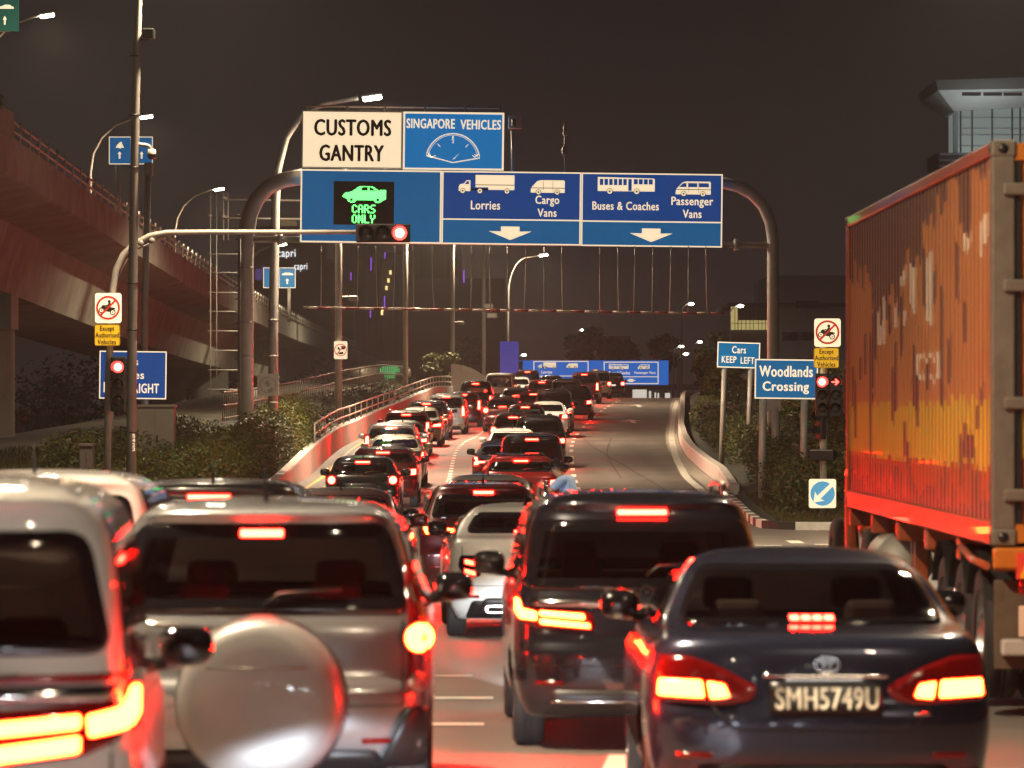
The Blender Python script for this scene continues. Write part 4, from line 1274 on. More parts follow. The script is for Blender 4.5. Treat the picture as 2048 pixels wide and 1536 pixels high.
B.poly([(-5, 14), (3, 12), (9, 9), (18, 9), (23, 12), (27, 14), (27, 17), (-5, 17)]); B.poly([(5, 39), (9, 31), (13, 39), (10.6, 39), (10.6, 49), (7.4, 49), (7.4, 39)], part='arrow')
bm = bmesh.new(); tube(bm, [(-6, .15, -.3), (.4, .15, -.3)], .12, 10); tube(bm, [(-6, .15, -.3), (-6, .15, -10.5)], .2, 12); obj('post', bm, M_pole, B.root); B.done()
B = Board('sign', 'white prohibition sign with a red circle on the second lamp post', 173, 668, 682.5, 694.5, 718, M_white_s, None, r=2.5)
B.ring(681, 700, 12.5, 1.8, M_red_s); B.poly([(682, 691), (691, 694), (689, 699), (683, 699)], M_blk_s); B.poly([(674, 697), (677, 693), (680, 697), (679, 701)], M_blk_s); B.poly([(676, 706), (686, 703), (687, 708), (679, 709)], M_blk_s)
B.line([(689, 691), (673, 709)], 2., M_red_s, 'slash', -.012); B.done()
B = Board('sign', 'faded blank-looking white sign on the nearest left lamp post', 128, 514.5, 747.5, 557.5, 792, mat('faded_sign', (.66, .56, .45), .6, noise=(3, .15)), None, r=2)
B.ring(536, 770, 16, 1.4, mat('faded_mark', (.42, .34, .27), .6)); B.poly([(529, 764), (536, 760), (541, 770), (534, 775)], mat('faded_mark', (.42, .34, .27), .6)); B.poly([(534, 780), (545, 774), (546, 783), (538, 785)], mat('faded_mark', (.42, .34, .27), .6)); B.done()
B = Board('sign', 'round blue keep left sign on a white square low on the right signal post', 96.8, 1618, 958, 1672, 1016, M_white_s, None, r=4)
B.disc(1645, 987, 24.5, mat('sign_pale_blue', (.10, .38, .62), .45, emit=(.15, .6, 1), estr=.4), 'disc', -.006, 40)  # disc glows in place of headlight light thrown back
B.poly([(1661, 967), (1666, 972), (1640, 998), (1649, 1001), (1627, 1005), (1630, 983), (1634, 992)][::-1], part='arrow', y=-.010); B.done()
B = Board('sign', 'small pale grey sign facing sideways below the woodlands crossing board', 118, 1532, 799, 1562, 822, mat('faded_sign2', (.5, .45, .38), .6), None, r=2); B.posts((1552,), 815, r=.12); B.done()

# ---- traffic signals
M_red_lit = mat('lit_red_signal', (.5, .02, .02), .3, emit=(1, .022, .016), estr=14.)
M_red_core = mat('hot_red_signal_core', (.6, .2, .2), .3, emit=(1, .30, .24), estr=16.)
M_sig_off = mat('dark_signal_lens', (.015, .012, .01), .2, coat=.4)
def signal_head(parent, c, n, pitch, lensr, horizontal, lit, rz=0., visor=.22, arrow_at=None):
    """black box with n lenses; lit = indices that show red; c = centre in the parent's frame"""
    t = bmesh.new(); hw_ = lensr * 1.30; L = pitch * n / 2 + .05
    if horizontal: rbox(t, -L, L, 0, .16, -hw_, hw_, .03)
    else: rbox(t, -hw_, hw_, 0, .16, -L, L, .03)
    hd = obj('signal_head', t, M_black, parent, c); hd.rotation_euler = (0, 0, rz)
    for i in range(n):
        o_ = (i - (n - 1) / 2) * pitch; cx, cz = (o_, 0) if horizontal else (0, -o_)
        v = bmesh.new(); m_ = 14
        for k_ in range(m_):
            a0, a1 = R(-35 + 250 * k_ / m_), R(-35 + 250 * (k_ + 1) / m_)
            rr = lensr * 1.12
            q = [v.verts.new((cx + rr * math.cos(a), y, cz + rr * math.sin(a))) for a, y in ((a0, 0), (a1, 0), (a1, -visor), (a0, -visor))]
            v.faces.new(q)
        obj('visor', v, M_black, hd)
        b = bmesh.new()
        if arrow_at == i:
            s = lensr
            flat(b, [(cx - s * .8, cz - s * .12), (cx + s * .1, cz - s * .12), (cx - s * .15, cz - s * .6), (cx + s * .15, cz - s * .6), (cx + s * .75, cz), (cx + s * .15, cz + s * .6), (cx - s * .15, cz + s * .6), (cx + s * .1, cz + s * .12), (cx - s * .8, cz + s * .12)], -.014, .004)
            obj('lens', b, mat('lit_red_arrow', (.5, .02, .02), .3, emit=(1, .05, .035), estr=9.), hd)
        else:
            My = Matrix.Translation((cx, -.004, cz)) @ Matrix.Rotation(R(90), 4, 'X')
            lathe(b, [(lensr, 0), (lensr * .8, .012), (lensr * .4, .02), (0, .022)], My, 24)
            le = obj('lens', b, M_red_lit if i in lit else M_sig_off, hd)
            if i in lit:
                b = bmesh.new(); lathe(b, [(lensr * .62, .018), (lensr * .4, .03), (0, .036)], My, 20); obj('bright_core', b, M_red_core, le)
    return hd
DS = 98.0
st = thing('traffic_light', 'left traffic signal on a curved arm with a red light reaching over the ramp', 'traffic light', (W(214, 900, DS).x, DS, HT(W(214, 900, DS).x, DS)))
sO = Vector(st.location); sw = lambda px, py, dy=0: W(px, py, DS + dy) - sO
bm = bmesh.new(); tube(bm, [(0, 0, -.1), sw(217, 760), sw(222, 640), sw(226, 575), sw(232, 540), sw(246, 510), sw(268, 488), (sw(300, 471)), sw(334, 465), sw(420, 464), sw(560, 464), sw(712, 464)], [.085, .085, .08, .08, .078, .075, .072, .068, .065, .06, .055, .05], 12); obj('pole', bm, M_pole, st)
bm = bmesh.new()
for px, py in ((262, 500), (282, 486), (304, 481)):
    lathe(bm, [(0, 0), (.07, .01), (.07, .05), (0, .06)], Matrix.Translation(sw(px, py, -.02)) @ Matrix.Rotation(R(90), 4, 'X'), 12)
tube(bm, [sw(225, 575), sw(262, 505), sw(330, 470)], .02, 6); obj('gusset', bm, M_poled, st)
signal_head(st, sw(766, 466, -.1), 3, .385, .165, True, {2})
signal_head(st, sw(236, 768, -.25), 3, .39, .13, False, {0})
signal_head(st, sw(257, 772, -.05), 3, .39, .10, False, set(), R(80), .18)
t = thing('traffic_light', 'right traffic signal post with a red light and a red arrow by the container', 'traffic light', (W(1647, 1000, DS).x, DS, HT(W(1647, 1000, DS).x, DS)))
tO = Vector(t.location); tw = lambda px, py, dy=0: W(px, py, DS + dy) - tO
bm = bmesh.new(); tube(bm, [(0, 0, -.1), tw(1647, 640)], .085, 12); obj('pole', bm, M_pole, t)
signal_head(t, tw(1644, 790, -.25), 3, .30, .115, False, {0})
signal_head(t, tw(1671, 790, -.25), 3, .30, .115, False, set(), 0, .2, 0)
signal_head(t, tw(1636, 848, -.1), 2, .30, .105, False, set(), R(-65), .10)
signal_head(t, tw(1648, 910, -.12), 2, .26, .10, True, set(), R(150))

# ---- street lamps
def lamp_head(root, p, dirv, size=.62, light=True, power=2500.):
    """LED lantern: housing, lens under it, the lamp that shines"""
    a = math.atan2(dirv[1], dirv[0])
    b = bmesh.new(); rbox(b, -size * .5, size * .55, -.13, .13, .0, .09, .04)
    h = obj('lamp_head', b, M_pole, root, p); h.rotation_euler = (0, R(-8) if abs(a) < 1 else R(-8), a)
    b = bmesh.new(); rbox(b, -size * .42, size * .52, -.12, .12, -.12, .005, .04)
    obj('lens', b, M_sodium, h)
    if light:
        ld = bpy.data.lights.new('lamp_light', 'AREA'); ld.shape = 'RECTANGLE'; ld.size = size; ld.size_y = .26; ld.energy = power; ld.color = LAMP_COL; ld.spread = R(164)
        lo = bpy.data.objects.new('lamp_light', ld); COL.objects.link(lo); lo.parent = h; lo.location = (.05, 0, -.14)
def street_lamp(label, base, pts, head, dirv, r=.11, group='street lamps along the ramp', light=True, power=2500., size=.62, name='street_lamp'):
    t = thing(name, label, 'street lamp', base, 0, group)
    o_ = Vector(base); b = bmesh.new(); n = len(pts)
    tube(b, [Vector(p) - o_ for p in pts], [r * (1 - .55 * i / (n - 1)) for i in range(n)], 12); obj('post', b, M_poled, t)
    lamp_head(t, Vector(head) - o_, dirv, size, light, power)
    return t, o_
def curve_lamp(label, px, d, base_z, h, reach, power=2500., r=.11, dirx=1, group='street lamps along the ramp', size=.62, x=None, light=True):
    x = (px - CX) * d / F if x is None else x
    pts = [(x, d, base_z - .1), (x, d, base_z + h * .72)]
    for k_ in range(1, 9):
        a = R(90 * k_ / 8); pts.append((x + dirx * reach * .62 * (1 - math.cos(a)), d, base_z + h * .72 + h * .26 * math.sin(a)))
    pts.append((x + dirx * reach, d, base_z + h * .995))
    return street_lamp(label, (x, d, base_z), pts, (x + dirx * (reach + .25), d, base_z + h), (dirx, 0), r, group, light, power, size)
b1 = W(545, 870, 130); b1.z = HT(b1.x, 130)
L1 = [(b1.x, 130, b1.z - .1)] + [W(*p, 130) for p in ((547, 600), (551, 400), (556, 335), (572, 275), (604, 228), (650, 206), (716, 196))]
t, o_ = street_lamp('grey lamp post with a curved arm and bright lamp over the customs board', tuple(b1), L1, W(742, 193, 130), (1, 0), .16, power=4200.)
bm = bmesh.new()
for py in (640, 712, 805): tube(bm, [W(545 + (805 - py) * .006, py - 1.5, 130) - o_, W(545 + (805 - py) * .006, py + 1.5, 130) - o_], .175, 12)
obj('clamp', bm, M_poled, t)
for lb_, px, d in (('lamp post carrying the red-circled prohibition sign behind the gantry', 677, 173.2), ('third lamp post from the gantry along the left railing', 811, 243), ('lamp post behind the leafy bush near the crest on the left', 905, 297)):
    x = (px - CX) * d / F; t, o_ = curve_lamp(lb_, px, d, HT(x, d), 11.8 if d < 200 else 11.6 if d < 280 else 13.2, 1.2, 6500., r=.15)
    bm = bmesh.new(); z = 5.2 if d > 200 else 5.6
    tube(bm, [(0, 0, z), (.55, 0, z + .02)], .03, 6); rbox(bm, .4, .8, -.12, .12, z - .16, z + .06, .04); obj('camera', bm, M_poled, t)
t, o_ = curve_lamp('thin post with two cameras between the left posts near the crest', 968, 318, 2.8, 13.6, 1.0, r=.16, light=False)
bm = bmesh.new(); rbox(bm, 0, .7, -.2, .2, 6.9, 7.3, .1); rbox(bm, .2, 1.0, -.2, .2, 6.2, 6.6, .1); obj('camera', bm, M_pole, t)
curve_lamp('slim lamp post behind the upright blue board at the crest', 1017, 300, 2.9, 10.2, 2.2, 1200., r=.06)
# tall post in the foreground, lamp above the picture
b2 = W(262, 950, 95); b2.z = HT(b2.x, 95)
t, o_ = street_lamp('tall grey post with cameras in front of the viaduct on the left', tuple(b2), [(b2.x, 95, b2.z - .1)] + [W(*p, 95) for p in ((264, 700), (268, 400), (271, 200), (274, 80), (277, 0), (284, -60), (300, -120), (330, -165), (390, -190))], W(410, -195, 95), (1, 0), .115)
bm = bmesh.new(); p = W(297, 67, 95) - o_; rbox(bm, p.x - .12, p.x + .14, -.3, .12, p.z - .12, p.z + .1, .03); tube(bm, [W(273, 80, 95) - o_, W(299, 78, 95) - o_], .03, 6); obj('camera', bm, M_black, t)
bm = bmesh.new(); tube(bm, [W(270, 290, 95) - o_, W(280, 289, 95) - o_, W(296, 291, 95) - o_, W(303, 300, 95) - o_], .045, 8)
p = W(303, 303, 95) - o_; lathe(bm, [(0, .06), (.09, .05), (.1, -.06)], Matrix.Translation(p), 16); obj('camera_bracket', bm, M_pole, t)
bm = bmesh.new(); lathe(bm, [(.1, 0), (.095, -.06), (.06, -.11), (0, -.125)], Matrix.Translation(p + Vector((0, 0, -.06))), 16); obj('dome_camera', bm, M_gloss_black, t)
for py in (112, 230, 335, 566, 660, 865):
    bm = bmesh.new(); tube(bm, [W(268, py - 1.2, 95) - o_ + Vector((-.03 if py > 500 else 0, 0, 0)), W(268, py + 1.2, 95) - o_ + Vector((-.03 if py > 500 else 0, 0, 0))], .125, 12); obj('band', bm, M_black, t)
bm = bmesh.new()
for ch, py in zip('5423', (868, 877, 886, 895)): text(bm, ch, W(266, 0, 95).x - o_.x, W(0, py + 7, 95).z - o_.z, W(271, 0, 95).x - o_.x, W(0, py, 95).z - o_.z, -.135, .02)
obj('number', bm, M_white_s, t)
# camera post behind it
b3 = W(286, 900, 118); b3.z = HT(b3.x, 118)
t = thing('camera_post', 'slim grey post topped by a small box beside the tall left post', 'post', b3)
bm = bmesh.new(); tube(bm, [(0, 0, -.1), W(290, 600, 118) - b3, W(296, 352, 118) - b3], .09, 10); obj('pole', bm, M_poled, t)
bm = bmesh.new(); p = W(297, 338, 118) - b3; rbox(bm, p.x - .12, p.x + .12, -.12, .12, p.z - .2, p.z + .18, .04); obj('box', bm, M_poled, t)
# lamps on the viaduct
for lb_, px, py, d in (('bright lamp at the top left beside the green sign', 92, 29, 172), ('bright viaduct lamp touching the tall left post', 291, 232, 198), ('smaller viaduct lamp left of the gantry arch', 437, 377, 250), ('small viaduct lamp just above the lit hotel lettering', 563, 488, 276)):
    hd = W(px, py, d); zb = vz(d) - .9
    x = hd.x - 2.6
    pts = [(x, d, zb)] + [(x, d, hd.z - 2.6)] + [(x + 2.3 * (1 - math.cos(R(a))) , d, hd.z - 2.6 + 2.5 * math.sin(R(a))) for a in (20, 40, 60, 80)] + [(hd.x - .2, d, hd.z - .02)]
    street_lamp(lb_, (x, d, zb), pts, hd, (1, 0), .1, 'street lamps on the viaduct', True, 1800. if d < 270 else 500.)
# lamps outside the picture that light this stretch of road
for i, (x, y, dr) in enumerate(((-9.5, 62, 1), (11.6, 78, -1), (8.6, 40, -1), (-7.5, 22, 1), (7.5, 4, -1), (-8, -14, 1))):
    curve_lamp('lamp post beside the road nearer than the picture shows, number %d of the row' % (i + 1) if False else ('left' if dr > 0 else 'right') + ' roadside lamp post ' + ('before the signals', 'beside the island', 'beside the container', 'beside the white van', 'behind the camera', 'far behind the camera')[i], 0, y, 0, 11.5, 2.2, (3000., 3000., 1000., 4300., 800., 700.)[i], .12, dr, x=x)
for i, (x, y, dr) in enumerate(((8, -40, -1), (-8, -48, 1), (8, -72, -1), (-8, -84, 1), (8, -104 + 14, -1))):  # unseen row, added so its glowing lenses sparkle in the car paint
    curve_lamp(('first right', 'first left', 'second right', 'second left', 'last right')[i] + ' roadside lamp post in the row behind the camera', 0, y, 0, 11.5, 2.2, 0., .12, dr, x=x, light=False)  # added unseen posts, only for sparkles in the car paint
# far lamps
for i, (px, py, d) in enumerate(((948, 686, 430), (1048, 710, 470), (1158, 707, 450), (1260, 703, 455), (1363, 693, 430), (1372, 708, 420), (1382, 608, 360), (1481, 612, 330), (1400, 684, 500), (1165, 660, 520), (1184, 660, 530))):
    hd = W(px, py, d)
    lb_ = ('far lamp left of the upright blue board', 'far lamp just right of the upright blue board', 'far lamp above the left half of the distant blue gantry', 'far lamp above the right half of the distant blue gantry', 'upper one of two far lamps right of the distant gantry', 'lower one of two far lamps right of the distant gantry', 'far bright lamp hanging under the height bar at the right', 'lamp in front of the lit yellow windows', 'tiny lamp beside the cars keep left sign', 'left one of twin lamps over the far office block', 'right one of twin lamps over the far office block')[i]
    t = thing('street_lamp', lb_, 'street lamp', (hd.x - .8, d, -1), 0, 'distant street lamps')
    b = bmesh.new(); tube(b, [(0, 0, 0), (0, 0, hd.z + .6), (.5, 0, hd.z + 1.05)], .06, 6); obj('post', b, M_poled, t)
    b = bmesh.new(); lathe(b, [(0, -.12), (.2, -.08), (.26, .02), (.12, .1), (0, .12)], Matrix.Translation((.8, 0, hd.z + 1)), 12); obj('lens', b, M_sodium, t)

# ---- ladder frame beside the left gantry leg
t = thing('ladder_frame', 'thin metal ladder frame standing left of the gantry leg', 'frame', W(460, 800, 138)); o_ = Vector(t.location)
lw_ = lambda px, py, dy=0: W(px, py, 138 + dy) - o_
bm = bmesh.new()
for px, y0, y1 in ((421, 385, 800), (433, 385, 760), (447, 385, 480), (456, 385, 480)): tube(bm, [lw_(px, y1), lw_(px, y0)], .022, 5)
obj('upright', bm, M_pole, t)
bm = bmesh.new()
for y in (508, 545, 585, 623, 662, 701, 740, 779): tube(bm, [lw_(416, y), lw_(496, y)], .022, 5)
for y in (399, 436): tube(bm, [lw_(447, y), lw_(600, y + 2)], .035, 5); tube(bm, [lw_(447, y - 4, -.5), lw_(458, y, .5)], .05, 5); tube(bm, [lw_(417, y - 5), lw_(424, y - 5)], .04, 5)
obj('rung', bm, M_pole, t)

# ---- distant blue gantry past the crest
DF = 400.0
B = Board('sign', 'long distant blue gantry board past the crest with lorry and bus panels', DF, 1036, 721, 1337, 770, mat('sign_blue_far', (.012, .11, .42), .4, emit=(.0, .24, 1), estr=.46), None)  # added glow on the far board, for light returned from headlights
for x0, x1, y0 in ((1067, 1177, 722), (1207.5, 1317, 723.5)):
    inset_rect_frame(B.b('frame_lines', M_white_s), B.X(x0), B.Z(768), B.X(x1), B.Z(y0), .075, -.01, .004)
    B.line([(x0, y0 + 30), (x1, y0 + 30)], 1.3, part='frame_lines')
pic_lorry(B, 1076, 725, .32); pic_van(B, 1133, 727, .33); pic_bus(B, 1218, 728, .34); pic_van(B, 1276, 729, .34, True)
B.text('Lorries', 1083, 741, 1104, 747); B.text('Buses & Coaches', 1218, 742.5, 1260, 748.5); B.text('Passenger Vans', 1269, 743, 1311, 749)
pic_down(B, 1122, 760, .24); pic_down(B, 1262, 761, .24)
B.disc(1191, 747, 9.5, M_white_s); B.ring(1191, 747, 9.5, 1.6, M_red_s)
B.posts((1040, 1360), 722, base_z=-1, r=.3); B.done()
bm = None
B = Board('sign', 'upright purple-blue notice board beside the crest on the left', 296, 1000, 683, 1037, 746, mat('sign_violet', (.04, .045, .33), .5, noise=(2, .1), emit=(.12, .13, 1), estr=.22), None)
for i in range(7): B.line([(1005, 689 + i * 7.6), (1032 - (i % 3) * 3, 689 + i * 7.6)], 1.3, mat('faint_lettering', (.10, .10, .42), .5), 'lettering')
B.posts((1003, 1034), 744, r=.08); B.done()

# ---- cabinets on the left bank
def cabinet(label, px0, px1, py0, d, m):
    c = W((px0 + px1) / 2, 900, d); c.z = HT(c.x, d); w = (px1 - px0) * d / F; h = W(0, py0, d).z - c.z
    t = thing('cabinet', label, 'cabinet', c)
    b = bmesh.new(); rbox(b, -w / 2, w / 2, -.3, .3, -.1, h, .03); obj('body', b, m, t)
    b = bmesh.new(); rbox(b, -w * .54, w * .54, -.36, .36, h - .04, h + .04, .02); obj('roof', b, m, t)
    b = bmesh.new(); rbox(b, -w * .42, -w * .01, -.318, -.30, .1, h - .12, .006); rbox(b, w * .01, w * .42, -.318, -.30, .1, h - .12, .006); obj('door', b, m, t)
    b = bmesh.new(); rbox(b, w * .05, w * .09, -.35, -.318, h * .42, h * .55, .006); obj('handle', b, M_black, t)
cabinet('grey-brown roadside cabinet under the blue keep right sign', 272, 350, 812, 111, mat('cabinet_paint', (.22, .19, .15), .55, noise=(2, .15)))
cabinet('small dark cabinet in the shade under the viaduct', 160, 188, 890, 104, mat('dark_cabinet_paint', (.10, .085, .07), .6))

B = Board('sign', 'small dark panel of green lights glimpsed through the bar fence', 318, 752, 722, 806, 764, M_blk_s, None)
M_gdot = mat('lit_green_dot', (.1, .4, .1), .4, emit=(.08, 1, .30), estr=1.6)
for i in range(9):
    for j in range(7):
        px, py = 760 + i * 4.6, 733 + j * 4.2
        if (j < 3 or 2 <= i <= 6) and not (j == 0 and i in (0, 8)): B.poly([(px, py), (px + 2.6, py), (px + 2.6, py + 2.8), (px, py + 2.8)][::-1], M_gdot, 'led_dots')
B.posts((779,), 764, r=.12); B.done()
# ------------------------------------------------------------------ buildings
def slab(name, m, parent, px0, px1, py0, py1, d, depth, o, dy=0.):
    a = W(px0, py1, d); c = W(px1, py0, d); b = bmesh.new()
    box(b, a.x - o.x, c.x - o.x, dy, dy + depth, a.z - o.z, c.z - o.z); return obj(name, b, m, parent)
M_bld = mat('grey_cladding', (.27, .28, .34), .7, noise=(.1, .15))
M_bld_d = mat('dark_cladding', (.09, .08, .09), .7, noise=(.1, .2))
M_bld_w = mat('white_cladding', (.62, .62, .62), .6, noise=(.2, .06))
M_win_y = mat('lit_yellow_window', (.3, .25, .1), .4, emit=(1, .80, .30), estr=.42)
M_win_g = mat('lit_green_window', (.1, .12, .11), .3, emit=(.50, .60, .55), estr=.28)
M_win_dk = mat('dark_window', (.012, .013, .015), .15)
# control tower with a flared roof
DT = 480.0
o = W(1990, 800, DT); o.z = -1.
bt = thing('control_tower', 'pale control tower with a flared roof and greenish windows above the container', 'tower', o)
bm = bmesh.new()
P = lambda px, py, dy: W(px, py, DT) - o + Vector((0, dy, 0))
r1 = [P(1861, 168, -6), P(2135, 160, -6), P(2135, 160, 14), P(1861, 168, 14)]; r2 = [P(1866, 188, -6), P(2130, 184, -6), P(2130, 184, 14), P(1866, 188, 14)]
r3 = [P(1908, 222, 0), P(2100, 212, 0), P(2100, 212, 10), P(1908, 222, 10)]
vs = [[bm.verts.new(v) for v in r] for r in (r1, r2, r3)]
bm.faces.new(vs[0]); bm.faces.new(vs[2][::-1])
for a, b in zip(vs, vs[1:]):
    for k in range(4): bm.faces.new((a[k], a[(k + 1) % 4], b[(k + 1) % 4], b[k]))
bmesh.ops.recalc_face_normals(bm, faces=bm.faces[:]); obj('roof', bm, M_bld_w, bt)
slab('glazing', M_win_g, bt, 1915, 2095, 213, 306, DT, 9, o, .6)
for i, px in enumerate((1907, 1921, 1944, 1984, 2024, 2040, 2066, 2090)):
    slab('mullion', M_bld if i == 0 else M_bld_d, bt, px, px + (9 if i == 0 else 2.6), 208, 305, DT, .5, o, .05)
for py in (234, 255, 268, 290):
    slab('transom', M_bld, bt, 1916, 2095, py, py + 1.6, DT, .3, o, .2)
slab('shaft', M_bld_d, bt, 1876, 2100, 305, 800, DT, 12, o, .3)
for py in (306, 318, 330, 342): slab('louvre', M_bld, bt, 1880, 2096, py, py + 4, DT, .3, o, -.05)
for px in (1915, 1957, 1997): 
    slab('soffit_panel', M_bld_d, bt, px, px + 37, 192, 198, DT, .2, o, -5.2)
fl = bpy.data.lights.new('added_soffit_light', 'AREA'); fl.size = 6; fl.energy = 330; fl.color = (.9, 1, .95)  # added lamp without a fixture, brightens the tower's roof soffit
fo = bpy.data.objects.new('added_soffit_light', fl); COL.objects.link(fo); fo.parent = bt; fo.location = P(1960, 300, -7); fo.rotation_euler = (R(160), 0, 0)
# low building on the right
o = W(1580, 800, 340); o.z = -1
bt = thing('building', 'long grey building with lit yellow windows behind the right gantry leg', 'building', o)
slab('wall', M_bld, bt, 1536, 1790, 551, 820, 340, 20, o, 0)
slab('wing', M_bld_d, bt, 1440, 1536, 662, 820, 340, 18, o, -.5)
slab('roof', M_bld_d, bt, 1455, 1800, 606, 613, 340, 20, o, -1.2)
slab('window', M_win_y, bt, 1461, 1474, 614, 660, 340, .3, o, -.9)
slab('window', M_win_y, bt, 1475, 1536, 641, 660, 340, .3, o, -.9)
slab('blind', mat('window_blind', (.16, .15, .10), .7), bt, 1475, 1536, 614, 641, 340, .3, o, -.9)
for px in (1468, 1474.5, 1481, 1490, 1498, 1505, 1515, 1522, 1529): slab('mullion', M_bld_d, bt, px, px + 1.1, 612, 661, 340, .1, o, -1.05)
slab('transom', M_bld_d, bt, 1460, 1536, 646.5, 647.5, 340, .1, o, -1.1)
for px in (1564, 1600, 1640): slab('window', M_win_dk, bt, px, px + 30, 664, 681, 340, .2, o, -.1)
slab('window', M_win_dk, bt, 1590, 1636, 602, 616, 340, .2, o, -1.3)
# dark hotel on the left with lit lettering
o = W(600, 820, 690); o.z = -1
bt = thing('building', 'dark hotel tower with lit white lettering behind the left lamp post', 'building', o)
slab('wall', M_bld_d, bt, 508, 640, 452, 840, 690, 25, o)
slab('wall', M_bld_d, bt, 560, 665, 520, 840, 690, 25, o, -6)
M_letter = mat('lit_white_lettering', (.8, .8, .8), .4, emit=(.95, .97, 1), estr=1.5)
M_purple = mat('lit_purple_strip', (.2, .1, .3), .4, emit=(.36, .10, .85), estr=1.1)
M_pur_dim = mat('dim_purple_glow', (.08, .06, .12), .5, emit=(.16, .10, .42), estr=.32)
for x0, y0, x1, y1, dy in ((555, 499, 591, 519, -.3), (592, 529, 618, 546, -6.3)):
    bm = bmesh.new(); a = W(x0, y1, 690) - o; c = W(x1, y0, 690) - o; text(bm, 'capri', a.x, a.z, c.x, c.z, dy, .0); obj('lettering', bm, M_letter, bt)
slab('lit_panel', M_pur_dim, bt, 511, 524, 538, 560, 690, .3, o, -.4); slab('lit_panel', M_pur_dim, bt, 524, 530, 532, 542, 690, .3, o, -.4)
slab('window', mat('dim_yellow_window', (.1, .08, .05), .4, emit=(1, .7, .35), estr=.12), bt, 552, 590, 440, 452, 690, 6, o, .5)
# office block with purple strips
o = W(780, 820, 640); o.z = -1
bt = thing('building', 'shadowy block with thin purple light strips behind the gantry', 'building', o)
slab('wall', mat('brown_cladding', (.075, .055, .05), .8, noise=(.08, .2)), bt, 668, 918, 478, 840, 640, 30, o)
slab('wing', M_bld_d, bt, 800, 1010, 560, 840, 640, 30, o, -8)
for px, y0, y1 in ((742, 515, 541), (770, 505, 517), (734, 591, 617), (769, 592, 617), (741, 620, 635), (702, 545, 560)): slab('light_strip', M_purple, bt, px - .8, px + .8, y0, y1, 640, .3, o, -.4)
slab('light_strip', M_purple, bt, 928, 930, 544, 568, 640, .3, o, -8.4)
M_ylamp = mat('lit_yellow_lamp', (.5, .4, .2), .4, emit=(1, .72, .28), estr=1.6)
for px, py in ((781, 545), (777, 561), (773, 576), (765, 619), (764, 626)): slab('lamp', M_ylamp, bt, px - 2, px + 2, py - 4, py + 4, 640, .3, o, -.5)
for k in range(9): slab('pier_strip', M_bld_d, bt, 680 + k * 26, 684 + k * 26, 482, 800, 640, .6, o, -.6)
# low office block far behind the distant gantry
o = W(1210, 820, 560); o.z = -1
bt = thing('building', 'small pale office block far behind the distant blue gantry', 'building', o)
slab('wall', M_bld, bt, 1155, 1262, 672, 840, 560, 15, o)
slab('lit_cornice', mat('lit_cornice_strip', (.5, .45, .4), .5, emit=(1, .88, .7), estr=.8), bt, 1184, 1210, 696.5, 698.5, 560, .3, o, -.3)
slab('lit_cornice', mat('lit_cornice_dim', (.5, .45, .4), .5, emit=(1, .8, .6), estr=.3), bt, 1153, 1175, 697, 699, 560, .3, o, -.3)
# lit checkpoint canopy past the crest
o = W(1300, 820, 430); o.z = -1
bt = thing('checkpoint_canopy', 'lit white checkpoint booths under the distant blue gantry', 'building', o)
slab('roof', M_bld_d, bt, 1235, 1420, 768, 779, 430, 12, o)
M_booth = mat('lit_booth_wall', (.6, .58, .5), .5, emit=(1, .93, .78), estr=.62)
for x0, x1, y0 in ((1266, 1294, 779), (1298, 1303, 782), (1310, 1313, 785), (1316, 1319, 786), (1331, 1341, 786)): slab('lit_wall', M_booth, bt, x0, x1, y0, 800, 430, .5, o, 1)
for px in (1262, 1296, 1306, 1345, 1358): slab('column', M_bld_d, bt, px, px + 2, 778, 830, 430, .5, o, .4)
# ------------------------------------------------------------------ vehicles
def paint(name, col, metal=.25, rough=.28): return mat(name, col, rough, metal, coat=1., spec=.5)
P_silver = paint('silver_paint', (.38, .38, .39), .7, .27)
P_white = paint('white_paint', (.68, .66, .63), 0, .4)
P_black = paint('black_paint', (.010, .010, .011), .1, .22)
P_navy = paint('dark_blue_grey_paint', (.030, .036, .066), .55, .25)
P_slate = paint('slate_paint', (.018, .020, .028), .55, .24)
P_grey = paint('grey_paint', (.13, .125, .12), .5, .35)
P_red = paint('red_paint', (.30, .012, .010), .2, .32)
P_maroon = paint('maroon_paint', (.075, .006, .007), .3, .32)
P_beige = paint('champagne_paint', (.40, .34, .26), .5, .36)
P_green = paint('dark_green_grey_paint', (.05, .058, .045), .4, .35)

# --- blue-grey saloon in front, with its readable plate
root, S, RP = make_car('sedan', 'dark blue-grey saloon closest on the right, its plate readable', 'car', P_navy, 'sedan', 1.571, 21.5, H=1.46, L=4.85, Wd=1.83, z_off=-.05,
    lamps=[([(.84, .95), (.68, .95), (.52, .895), (.32, .79), (.36, .725), (.49, .70), (.84, .72)], [[(.825, .832), (.607, .825), (.595, .736), (.832, .746)], [(.582, .82), (.494, .805), (.468, .741), (.565, .731)]])],
    lit=M_brake_hot, glass=M_glass, plate='none', third=False, hero=True, frit=.032, fin=None, rear_win=[(-.715, 1.082), (.715, 1.082), (.575, 1.385), (-.575, 1.385)], group='cars waiting at the front of the picture', boot_lines=False)
bm = bmesh.new()
for i in range(4): merge(bm, patch(rect(-.115 + .06 * i, 1.105, -.068 + .06 * i, 1.128), RP, OUT_R * .016, .008, .03))
obj('third_brake_light', bm, M_third, root)
pl = obj('number_plate', patch(rect(-.262, .655, .308, .815), RP, OUT_R * .018, .014, .06), M_plate, root)
tb = bmesh.new(); text(tb, 'SMH5749U', -.235, .682, .285, .788, 0, .016)
for v in tb.verts: v.co.y = S.rear_y(v.co.x, v.co.z) - .0215
obj('plate_lettering', tb, mat('plate_lettering', (.80, .72, .58), .5), pl)
